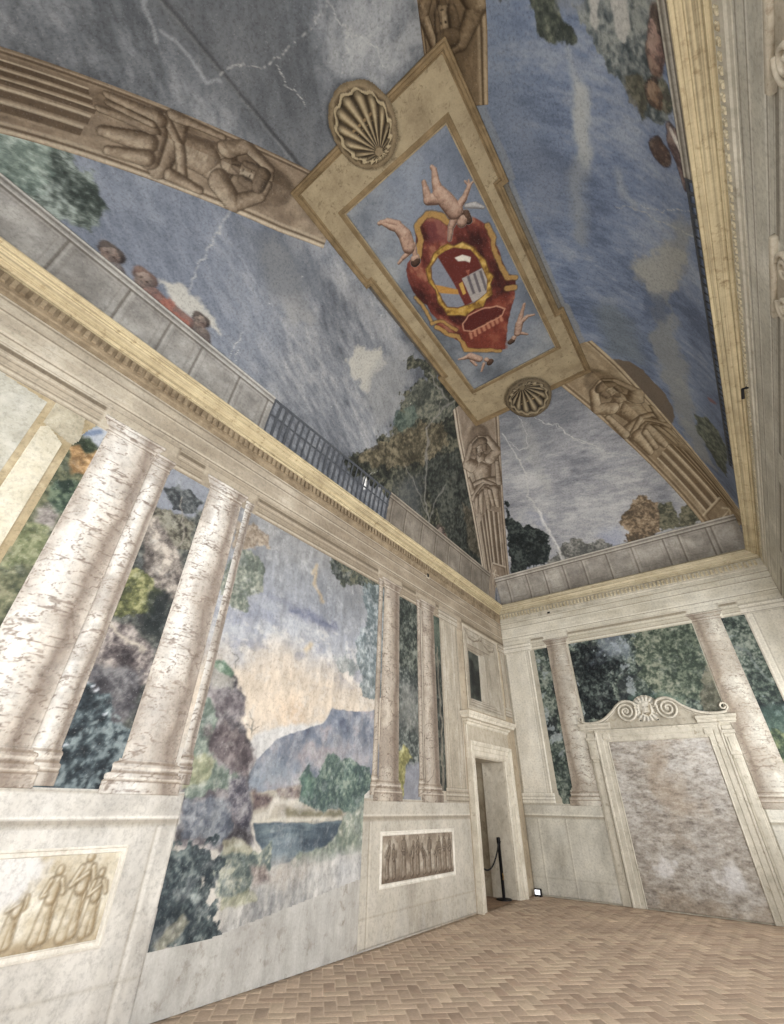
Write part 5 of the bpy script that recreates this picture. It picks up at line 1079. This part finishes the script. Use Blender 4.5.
# ------------------------------------------------------------------ herms (half figures on tapering pillars) on the four groins
def herm(cx, cy, label, cols, wy, wx, seed, mirror=1, up=0.):
    """cx, cy: which corner of the room. The band bends over the groin; wy/wx are its widths along y and x"""
    gx0, gx1 = (X0, XL) if cx < 0 else (X1, XR); gy0, gy1 = (Y0, YF) if cy < 0 else (Y1, YB)
    s = np.linspace(0, .955, 400); px = gx0+(gx1-gx0)*s; py = gy0+(gy1-gy0)*s; pz = zf(s)
    Lc = np.concatenate([[0], np.cumsum(np.sqrt(np.diff(px)**2+np.diff(py)**2+np.diff(pz)**2))]); LT = Lc[-1]
    cv = Canvas('T', -.5, .5, -.75, LT, .013)
    gl = math.hypot(gx1-gx0, gy1-gy0); ux, uy = (gx1-gx0)/gl, (gy1-gy0)/gl
    qx, qy = -uy, ux                                   # across the groin, in plan
    if qx*(-np.sign(cx)) < 0: qx, qy = -qx, -qy        # towards the short slope for positive U
    def mapf(U, V, D):
        S_ = np.where(V < 0, V/Lc[40]*s[40], np.interp(V, Lc, s)); a = abs(U)/.5; S1 = np.clip(S_, 0, 1)
        Wy = (wy[0]+(wy[1]-wy[0])*S1)*.46; Wx = (wx[0]+(wx[1]-wx[0])*S1)*.90; q_ = np.where(U > 0, a*Wx, -a*Wy)
        X = np.clip(gx0+(gx1-gx0)*S_+qx*q_, XL+.012, XR-.012); Y = np.clip(gy0+(gy1-gy0)*S_+qy*q_, YF+.012, YB-.012)
        Z = vault_z(X, Y); e = .01
        nx = (vault_z(X+e, Y)-vault_z(X-e, Y))/(2*e); ny = (vault_z(X, Y+e)-vault_z(X, Y-e))/(2*e); n = np.sqrt(nx**2+ny**2+1)
        n = np.minimum(n, 3.); nx = np.clip(nx, -3, 3); ny = np.clip(ny, -3, 3)
        return np.stack([X+nx/n*D, Y+ny/n*D, Z-D/n], -1)
    cv.mapf = mapf; cv.flip = 1 if cx*cy > 0 else 0; cv.S = 'L'
    u, v = cv.u*mirror, cv.v; dk, md, lt, hi = cols; f = fbm(u*1.2, v*.6, 5, 5, seed, g=.62)
    cv.c = ramp(np.clip(.5+(f-.5)*1.6-.25*(u/.5), 0, 1), (0, dk*.4+md*.6), (.5, md), (1, lt)); k = LT/4.9
    for x, c_, o_ in ((.47, lt, .8), (.435, dk, .7), (.40, lt, .4), (-.475, hi, .8), (-.44, dk, .6), (-.41, hi, .5)): cv.lay(c_, o_*(1-sst(.008, .02, abs(cv.u-x))))
    z0, z1 = 2.55*k, LT-.72*k
    for x in (-.27, -.135, 0, .135, .27):
        m = (v > z0+abs(x)*.2)*(v < z1)
        cv.lay(dk, .75*m*(1-sst(.03, .05, abs(u-x)))); cv.lay(hi, .7*m*(1-sst(.008, .02, abs(u-x-.055)))); cv.lay(lt, .4*m*(1-sst(.008, .02, abs(u-x+.055))))
    b0 = z1+.06*k
    cv.line([(-.36*mirror, b0), (.36*mirror, b0), (.36*mirror, LT-.1), (-.36*mirror, LT-.1), (-.36*mirror, b0)], dk, .010, .008, op=.7); cv.line([(-.4, b0-.05), (.4, b0-.05)], hi, .02, .01, op=.7); cv.line([(-.44, LT-.03), (.44, LT-.03)], hi, .025, .01, op=.6)
    for t in range(6): q = t*math.pi/3; m_ = (b0+LT-.1)/2; cv.line([(0, m_), (.16*math.cos(q), m_+.16*math.sin(q))], hi, .014, .01, op=.8)
    cv.l[(v > z0-.1)] = 0
    M_ = mirror
    def cp(x0, y0, r0, x1, y1, r1, c_=0): return (x0*M_, y0*k-up, r0, x1*M_, y1*k-up, r1, c_)
    caps = [cp(0, .60, .15, .01, .70, .13), cp(0, .82, .10, 0, .95, .13), cp(-.10, 1.06, .19, -.08, 1.22, .17), cp(.10, 1.06, .19, .08, 1.22, .17), cp(0, 1.25, .25, 0, 1.62, .21), cp(0, 1.40, .10, 0, 1.65, .08),
            cp(-.24, 1.02, .13, -.41, .74, .105), cp(-.41, .74, .10, -.20, .42, .075), cp(.24, 1.02, .13, .42, .78, .105), cp(.42, .78, .10, .22, .42, .075),
            cp(-.20, .42, .07, -.05, .38, .06), cp(.22, .42, .07, .06, .38, .06),
            cp(-.10, .50, .10, .10, .48, .11, 1), cp(-.145, .60, .06, -.12, .74, .05, 1), cp(.145, .60, .06, .13, .74, .05, 1), cp(0, .80, .08, 0, .88, .05, 1), cp(0, .64, .028, 0, .71, .04), cp(-.065, .615, .026, .065, .615, .026)]
    caps2 = [cp(-.34, 1.74, .13, .36, 1.66, .14), cp(-.30, 1.86, .11, .32, 1.88, .11), cp(-.36, 1.45, .06, .36, 1.80, .06), cp(.28, 1.9, .13, .34, 2.4, .06), cp(-.14, 1.95, .12, -.18, 2.42, .06), cp(.07, 1.95, .11, .08, 2.5, .055), cp(-.3, 1.9, .09, -.36, 2.3, .05), cp(.40, 1.1, .05, .42, 1.7, .08), cp(.16, 1.95, .06, .22, 2.4, .05), cp(-.42, 1.2, .04, -.38, 1.6, .07)]
    P = [(dk*1.0, md*.75+lt*.25, hi), (dk*.75, dk*.6+md*.4, md*.6+lt*.4)]
    cv.figure([cp(0, .25, .26, 0, .5, .36)], [(dk*.75, dk*.75+md*.25, dk*.6+md*.4)], None, op=.6, soft=.08)
    cv.figure(caps[2:6], P, 1, depth=1.4, bulge=.18, outline=.5)
    for q_ in caps2: cv.figure([q_], [P[0]], 2, depth=1.5, bulge=.16, outline=.4)
    for q_ in (caps[1:2], caps[6:8]+caps[10:11], caps[8:10]+caps[11:12], caps[0:1]+caps[15:]): cv.figure(q_, P, 1, depth=1.4, bulge=.18, outline=.5)
    cv.figure(caps[12:15], P, 3, depth=1.4, bulge=.18, outline=.4)
    for x in (-.052, .052): cv.lay(dk*.5, .8*(1-sst(.010, .024, np.hypot(u-x*M_, (v-.655*k+up)*1.6))))
    cv.line([(-.035*M_, .765*k-up), (.035*M_, .765*k-up)], dk*.5, .006, .008, op=.7)
    cv.line([(0, 1.1*k), (0, 1.6*k)], dk, .008, .015, .02, 5, .45)
    for z in (1.38, 1.47, 1.56): cv.line([(-.1, z*k), (.1, z*k)], dk, .006, .012, .02, 6, .35)
    cv.tone(fbm(u, v*.5, 14, 4, 99), .08)
    cv.sat = .8; root = empty('painted_herm', mapf(np.array(0.), np.array(LT), np.array(0.))); tag(root, label, 'statue')
    out = cv.build({0: 'pillar', 1: 'figure', 2: 'drapery', 3: 'hair'}, d=.010)
    for k_, o in out.items(): put(o, out[1] if k_ == 3 else root)
herm(-1, 1, 'painted herm with raised arms standing in the corner between left slope and end slope', (C(94, 78, 62), C(146, 130, 112), C(172, 158, 138), C(200, 188, 168)), (1.08, .52), (.62, .46), 5)
herm(1, 1, 'faded ochre herm painted along the groin to the right-hand corner, beside a brown patch', (C(104, 84, 60), C(156, 136, 106), C(182, 162, 130), C(208, 192, 160)), (1.25, .45), (.68, .62), 7)
herm(-1, -1, 'large brown herm with swirling drapery painted across the upper left of the vault', (C(86, 70, 54), C(134, 116, 96), C(160, 142, 118), C(196, 182, 156)), (1.02, .42), (.44, .36), 9)
herm(1, -1, 'shadowy brown herm cut off by the top edge of the picture above the panel', (C(74, 58, 40), C(120, 100, 74), C(146, 124, 94), C(180, 160, 128)), (1.05, .5), (.30, .3), 11, up=.5)

# ------------------------------------------------------------------ centre panel, shells, coat of arms
PI0, PI1, PJ0, PJ1 = -2.52, -.66, 1.92, 6.29
def panel():
    root = empty('panel_frame', ((X0+X1)/2, (Y0+Y1)/2, ZC)); tag(root, 'ochre moulded frame with stepped corners around the coat of arms on the vault', 'frame')
    a, b, c_, d_ = -3.02, -.23, 1.18, 7.32; e = .09; m0, m1 = 3.05, 5.52
    outer = [(a, c_), (b, c_), (b, m0), (b-e, m0), (b-e, m1), (b, m1), (b, d_), (a, d_), (a, m1), (a+e, m1), (a+e, m0), (a, m0)]
    mb = MB(); mb.sweep('C', outer, [(-.02, -.3), (0, .04), (.008, .06), (.03, .062), (.045, .045), (.075, .04), (.09, .055), (.10, .035), (.115, .03), (.12, 0)]); mb.build('outer_moulding', M_FRAMED, root)
    mb = MB(); g = .02
    for (u0, u1, v0, v1) in ((a+.1, b-.1, c_+.1, PJ0), (a+.1, b-.1, PJ1, d_-.1), (a+.1, PI0, PJ0, PJ1), (PI1, b-.1, PJ0, PJ1)): mb.slab('C', u0, u1, v0, v1, -.02, g)
    mb.build('flat_band', M_FRAME, root)
    mb = MB(); mb.sweep('C', [(PI0, PJ0), (PI1, PJ0), (PI1, PJ1), (PI0, PJ1)], [(.0, 0), (0, .012), (-.02, .02), (-.03, .038), (-.05, .04), (-.065, .03), (-.09, .026), (-.1, .018)]); mb.build('inner_moulding', M_FRAMED, root)
panel()
def arms():
    cv = Canvas('C', PI0, PI1, PJ0, PJ1, .0115); u, v = cv.u, cv.v; G = lambda p: ats('C', p, (340, 140), 3.267)
    f = fbm(u, v, 1.6, 6, 5, g=.6); cv.c = ramp(np.clip(.5+(f-.5)*2, 0, 1), (0, C(94, 100, 108)), (.5, C(120, 126, 134)), (1, C(146, 150, 152)))
    cv.lay(C(112, 126, 152), .5*(1-sst(1.0, 3.2, np.hypot((u+1.1)*2, v-3.2)+cv.wob(.6, 2, 3))))
    mant = G([(262, 250), (290, 232), (320, 238), (350, 262), (400, 240), (450, 258), (478, 275), (492, 310), (518, 350), (530, 400), (548, 435), (572, 448), (572, 500), (556, 560), (545, 620), (538, 680), (500, 692), (405, 690), (388, 655), (350, 640), (312, 612), (318, 590), (282, 540), (250, 515), (222, 460), (214, 425), (232, 385), (262, 380), (248, 330), (250, 280)])
    sd = psd(u, v, mant)+cv.wob(.03, 7, 3); fo = fbm(u*1.2, v*.7, 4.5, 4, 12, g=.6); fd = ridge(u, v, 2.6, 3, 15)
    cv.lay(ramp(np.clip(.5+(fo-.5)*2+(fd-.4)*.3, 0, 1), (0, C(66, 28, 24)), (.45, C(108, 46, 38)), (.8, C(136, 66, 50)), (1, C(160, 96, 72))), 1-sst(-.012, .012, sd), 2)
    cv.poly(G([(275, 260), (340, 260), (350, 330), (290, 345)]), C(116, 60, 66), .05, .05, 7, op=.5); cv.poly(G([(420, 560), (540, 500), (540, 680), (410, 680), (390, 620)]), C(136, 56, 38), .06, .06, 6, op=.6)
    gold = C(176, 134, 66)
    for p, w in (([(255, 385), (262, 330), (252, 280), (285, 242), (330, 246), (352, 268)], .045), ([(482, 280), (500, 320), (505, 370), (528, 420), (545, 450), (572, 452)], .04), ([(315, 612), (350, 632), (385, 640), (400, 660), (410, 685), (520, 688)], .04), ([(300, 595), (270, 540), (245, 515)], .028), ([(545, 485), (568, 484)], .05), ([(300, 600), (330, 590), (380, 620)], .03)):
        cv.line(G(p), C(84, 56, 30), w+.015, .015, .02, 8, .6); cv.line(G(p), gold, w, .012, .03, 8, .9)
    car = G([(330, 350), (352, 338), (372, 345), (400, 332), (440, 352), (455, 375), (475, 390), (488, 430), (503, 445), (492, 470), (498, 505), (478, 520), (468, 545), (440, 552), (410, 575), (385, 572), (350, 572), (335, 545), (320, 530), (312, 490), (290, 465), (280, 420), (295, 400), (305, 372)])
    sd = psd(u, v, car); cv.lay(ramp(np.clip(.5+(fbm(u, v, 12, 3, 8)-.5)*1.6, 0, 1), (0, C(120, 84, 30)), (.5, C(182, 138, 48)), (1, C(208, 170, 84))), 1-sst(-.01, .012, sd+cv.wob(.02, 9, 4)), 3)
    cv.line(car+[car[0]], C(96, 62, 26), .012, .01, .01, 8, .7)
    sh = G([(345, 362), (372, 352), (425, 358), (452, 388), (462, 412), (480, 455), (478, 498), (440, 530), (385, 548), (350, 545), (332, 520), (318, 485), (300, 455), (296, 415), (320, 380)]); m = 1-sst(-.008, .01, psd(u, v, sh))
    cv.lay(C(126, 130, 142), m, 4); cv.line(sh+[sh[0]], C(110, 70, 34), .012, .01, .01, 8, .8)
    def cell(p, col, soft=.01, op=1.): cv.lay(col, m*op*(1-sst(-soft, soft, psd(u, v, G(p)))))
    cell([(318, 380), (350, 350), (425, 352), (450, 385), (462, 418), (372, 468)], C(108, 42, 34)); cell([(372, 468), (398, 452), (435, 528), (408, 540)], C(114, 46, 38))
    cell([(398, 452), (465, 418), (490, 470), (480, 510), (432, 528)], C(160, 152, 146))
    for k in range(3): a = 414+k*20; cell([(a, 446-k*9), (a+8, 442-k*9), (a+28, 500-k*6), (a+20, 504-k*6)], C(104, 96, 100))
    cell([(300, 470), (340, 478), (385, 488), (388, 504), (330, 500), (306, 486)], C(186, 130, 52)); cell([(388, 470), (400, 462), (412, 500), (402, 506)], C(196, 150, 60))
    cell([(374, 384), (400, 374), (428, 382), (424, 400), (408, 394), (386, 396)], C(206, 198, 182)); cell([(410, 426), (424, 422), (420, 444)], C(156, 80, 60))
    bl = G([(400, 600), (420, 575), (460, 552), (510, 542), (538, 552), (530, 572), (480, 600), (430, 625), (405, 622)]); cv.lay(C(98, 36, 30), 1-sst(-.01, .01, psd(u, v, bl)), 5); cv.line(bl+[bl[0]], C(196, 140, 110), .014, .01, .02, 8, .9)
    for k in range(8): p = G([(425+k*14, 632-k*8), (430+k*14, 645-k*8)]); cv.line(p, C(196, 130, 96), .03, .02, .02, 8, .8)
    out = cv.build({0: 'painted_sky_panel', 2: 'coat_of_arms', 3: 'gold_cartouche', 4: 'shield', 5: 'open_basket'}, d=.006, mat=M_FRESCO)
    tag(out[0], 'grey blue painted sky inside the ochre frame, behind the coat of arms', 'fresco'); tag(out[2], 'red mantled coat of arms with a gold cartouche and quartered shield on the vault panel', 'coat of arms')
    for k in (3, 4, 5): put(out[k], out[3] if k == 4 else out[2])
    flesh = (C(104, 74, 60), C(168, 132, 110), C(206, 180, 156)); hair = (C(50, 34, 28), C(84, 58, 44), C(120, 88, 66)); sash = (C(110, 108, 108), C(160, 158, 156), C(196, 194, 190))
    def cherub(caps, label, pad=.14):
        cc = []
        for q in caps: a = G([(q[0], q[1])])[0]; b = G([(q[3], q[4])])[0]; cc.append((a[0], a[1], q[2], b[0], b[1], q[5], q[6]))
        xs = [q[0] for q in cc]+[q[3] for q in cc]; ys = [q[1] for q in cc]+[q[4] for q in cc]
        c = Canvas('C', min(xs)-pad, max(xs)+pad, min(ys)-pad, max(ys)+pad, .008); D = c.figure(cc, [flesh, hair, sash], layer=0, depth=1.1, lum=(.3, -.7), bulge=.25)
        H = c.figure([q for q in cc if q[6] == 1], [hair]*2, layer=None, op=0.) if any(q[6] == 1 for q in cc) else None
        c.keep = D < 0.0; dist = None
        idx = np.full(c.u.shape, 0); best = np.full(c.u.shape, 9.)
        for q in cc:
            ex, ey = q[3]-q[0], q[4]-q[1]; t = np.clip(((c.u-q[0])*ex+(c.v-q[1])*ey)/(ex*ex+ey*ey+1e-9), 0, 1); dd = np.hypot(c.u-q[0]-ex*t, c.v-q[1]-ey*t)-(q[2]+(q[5]-q[2])*t)
            w = dd < best; best = np.where(w, dd, best); idx = np.where(w, q[6], idx)
        c.l = idx; o = c.build({0: 'painted_cherub', 1: 'hair', 2: 'sash'}, d=.008, mat=M_FRESCO); tag(o[0], label, 'cherub')
        for k in o:
            if k: put(o[k], o[0])
    F_ = 0
    cherub([(404, 258, .085, 398, 268, .08, 0), (412, 250, .075, 420, 262, .06, 1), (398, 240, .05, 412, 238, .05, 1), (375, 232, .13, 345, 195, .12, 0), (345, 195, .12, 325, 175, .11, 0), (322, 172, .085, 312, 135, .06, 0), (312, 135, .06, 308, 100, .04, 0), (308, 98, .04, 300, 88, .03, 0),
            (318, 190, .09, 288, 195, .075, 0), (288, 195, .07, 280, 160, .05, 0), (280, 160, .045, 274, 138, .035, 0), (385, 218, .06, 405, 190, .05, 0), (405, 190, .045, 422, 150, .032, 0), (422, 148, .02, 408, 134, .015, 0), (424, 146, .02, 434, 136, .015, 0), (422, 146, .018, 420, 130, .012, 0),
            (375, 255, .065, 362, 285, .05, 0), (362, 285, .045, 358, 325, .032, 0), (412, 215, .03, 440, 212, .045, 2), (440, 212, .045, 468, 220, .02, 2)], 'largest painted cherub diving head down onto the top of the coat of arms')
    cherub([(245, 400, .075, 250, 395, .07, 1), (242, 388, .06, 250, 382, .05, 0), (225, 350, .11, 212, 310, .11, 0), (212, 310, .11, 195, 290, .09, 0), (195, 288, .075, 165, 282, .055, 0), (165, 282, .05, 135, 268, .035, 0), (190, 275, .06, 155, 264, .045, 0), (155, 264, .04, 128, 272, .03, 0), (232, 360, .05, 205, 385, .035, 0), (205, 385, .03, 192, 402, .025, 0), (240, 340, .04, 245, 375, .04, 0)],
           'painted cherub at the left of the coat of arms with legs stretched towards the frame')
    cherub([(562, 655, .06, 556, 660, .055, 1), (568, 645, .05, 566, 650, .045, 0), (585, 600, .075, 580, 630, .07, 0), (585, 600, .06, 592, 570, .045, 0), (592, 570, .04, 602, 535, .025, 0), (595, 590, .05, 612, 575, .035, 0), (612, 575, .03, 634, 570, .02, 0), (590, 630, .035, 612, 634, .02, 0)],
           'small pale painted cherub at the lower right of the coat of arms')
    cherub([(492, 722, .065, 488, 728, .06, 1), (480, 718, .05, 478, 716, .05, 0), (455, 715, .075, 425, 705, .08, 0), (425, 705, .06, 405, 712, .04, 0), (405, 712, .035, 388, 716, .02, 0), (470, 730, .035, 462, 755, .02, 0), (430, 720, .04, 445, 735, .03, 0)],
           'small painted cherub lying at the lower tip of the coat of arms')
arms()
def shell(cx, cy, rx, ry, sgn, label, cols):
    """scallop with its hinge towards the centre of the panel (sgn = +1: hinge at larger y)"""
    root = empty('scallop_shell', P3('T', np.array(cx), np.array(cy), 0)); tag(root, label, 'shell')
    cv = Canvas('T', cx-rx*1.3, cx+rx*1.3, cy-ry*1.3, cy+ry*1.3, .009); u, v = cv.u, cv.v; dk, md, lt = cols
    X = (u-cx)/rx; Y = (v-cy)/ry*sgn; R = np.hypot(X, Y); hx, hy = 0, .86; th = np.arctan2(X-hx, hy-Y); rr = np.hypot(X-hx, Y-hy)
    edge = 1.0+.045*np.cos(th*22); n = 12; fl = np.cos(th*n*1.9)
    cv.c = ramp(np.clip(.5+fl*.45-.35*(1-np.clip(rr, 0, 1)), 0, 1), (0, dk*.7), (.5, md), (1, lt)); cv.lay(dk*.6, .5*sst(.75, .95, R)*(1-sst(.95, 1.0, R)))
    cv.d = .03+np.clip(1-R, 0, 1)**.5*.0+.018*fl*np.clip(rr*1.5, 0, 1)*(R < .95)-.03*(1-R**2)*(R < 1)
    rim = (R > edge*.93)*(R < edge*1.02); cv.l[rim] = 1; cv.c[rim] = lt*.85+dk*.15; cv.d[rim] = .06
    rim2 = (R >= edge*1.02); cv.l[rim2] = 2; cv.c = np.where(rim2[..., None], ramp(np.clip((R-1)/.25+cv.wob(.4, 10, 3), 0, 1), (0, dk), (.4, md), (1, dk*.6+md*.4)), cv.c); cv.d = np.where(rim2, .045-.12*np.clip(R-1.02, 0, .3), cv.d)
    hg = np.hypot(X, (Y-.82)*1.2) < .16; cv.l[hg] = 3; cv.c[hg] = md; cv.d[hg] = .055
    cv.keep = R+cv.wob(.05, 9, 8) < 1.22
    out = cv.build({0: 'shell_fan', 1: 'scalloped_rim', 2: 'stucco_surround', 3: 'hinge'}, d=.062)
    for o in out.values(): put(o, root)
shell(-1.58, 1.24, .36, .42, 1, 'large pale brown scallop shell on the upper short side of the ochre ceiling frame', (C(86, 70, 48), C(140, 120, 88), C(186, 166, 126)))
shell(-1.60, 7.16, .41, .43, -1, 'dark scallop shell on the ceiling frame edge closest to the end wall', (C(70, 58, 42), C(118, 102, 76), C(166, 148, 114)))

# two painted scroll capitals just in view on the right-hand wall
for k, uu in enumerate((1.55, 3.35)):
    mb = MB()
    for s_ in (-1, 1): tubeS(mb, 'R', spiral(uu+s_*.2, 4.98, .13, 1.8, math.pi/2, -s_, 40), .022, .02)
    mb.slab('R', uu-.4, uu+.4, 5.12, 5.18, 0, .05, .01); mb.slab('R', uu-.25, uu+.25, 4.86, 5.12, 0, .02, .01)
    o = mb.build('scroll_capital', M_PORT, None, True)
    tag(o, 'curled stone capital, %s of two at the top right edge of the picture' % ('the upper' if k == 0 else 'the lower'), 'capital', 'capitals on the right-hand wall')

# ------------------------------------------------------------------ daylight
w = bpy.data.worlds.new('day'); bpy.context.scene.world = w; w.use_nodes = True
bg = w.node_tree.nodes['Background']; bg.inputs[0].default_value = (.78, .87, 1, 1); bg.inputs[1].default_value = 1.0
def window_light(name, loc, rot, sx, sy, power, col=(1, .985, .965)):
    l = bpy.data.lights.new(name, 'AREA'); l.shape = 'RECTANGLE'; l.size = sx; l.size_y = sy; l.energy = power; l.color = col
    o = bpy.data.objects.new(name, l); o.location = loc; o.rotation_euler = rot; COL.objects.link(o); return o
for k, (a, b) in enumerate(WIN):
    window_light('daylight_window', (XR+.42, (a+b)/2, 2.65), (0, math.radians(90+28), 0), 3.2, b-a-.05, 215*(1.0 if k < 2 else .85))
for a, b in ((-3.9, -2.2), (-1.0, .7)):
    window_light('daylight_window', ((a+b)/2, YF-.42, 2.65), (math.radians(90+25), 0, 0), b-a-.05, 3.2, 175)
window_light('passage_daylight', (XL-1.2, 7.4, 2.9), (math.radians(20), 0, 0), 1.0, 1.0, 18)

# ------------------------------------------------------------------ camera and view
cam = bpy.data.cameras.new('camera'); co = bpy.data.objects.new('camera', cam); COL.objects.link(co)
cam.sensor_fit = 'HORIZONTAL'; cam.sensor_width = 36; cam.lens = F_PX/784*36; cam.clip_start = .05; cam.clip_end = 100
R_ = Matrix([[AX[0][i], -AX[1][i], -AX[2][i]] for i in range(3)]).to_4x4(); co.matrix_world = Matrix.Translation(Vector(CAM)) @ R_
sc = bpy.context.scene; sc.camera = co
sc.view_settings.view_transform = 'Standard'; sc.view_settings.look = 'None'; sc.view_settings.gamma = 1; sc.view_settings.exposure = 0.18
sc.cycles.use_denoising = True; sc.cycles.max_bounces = 8; sc.cycles.diffuse_bounces = 5
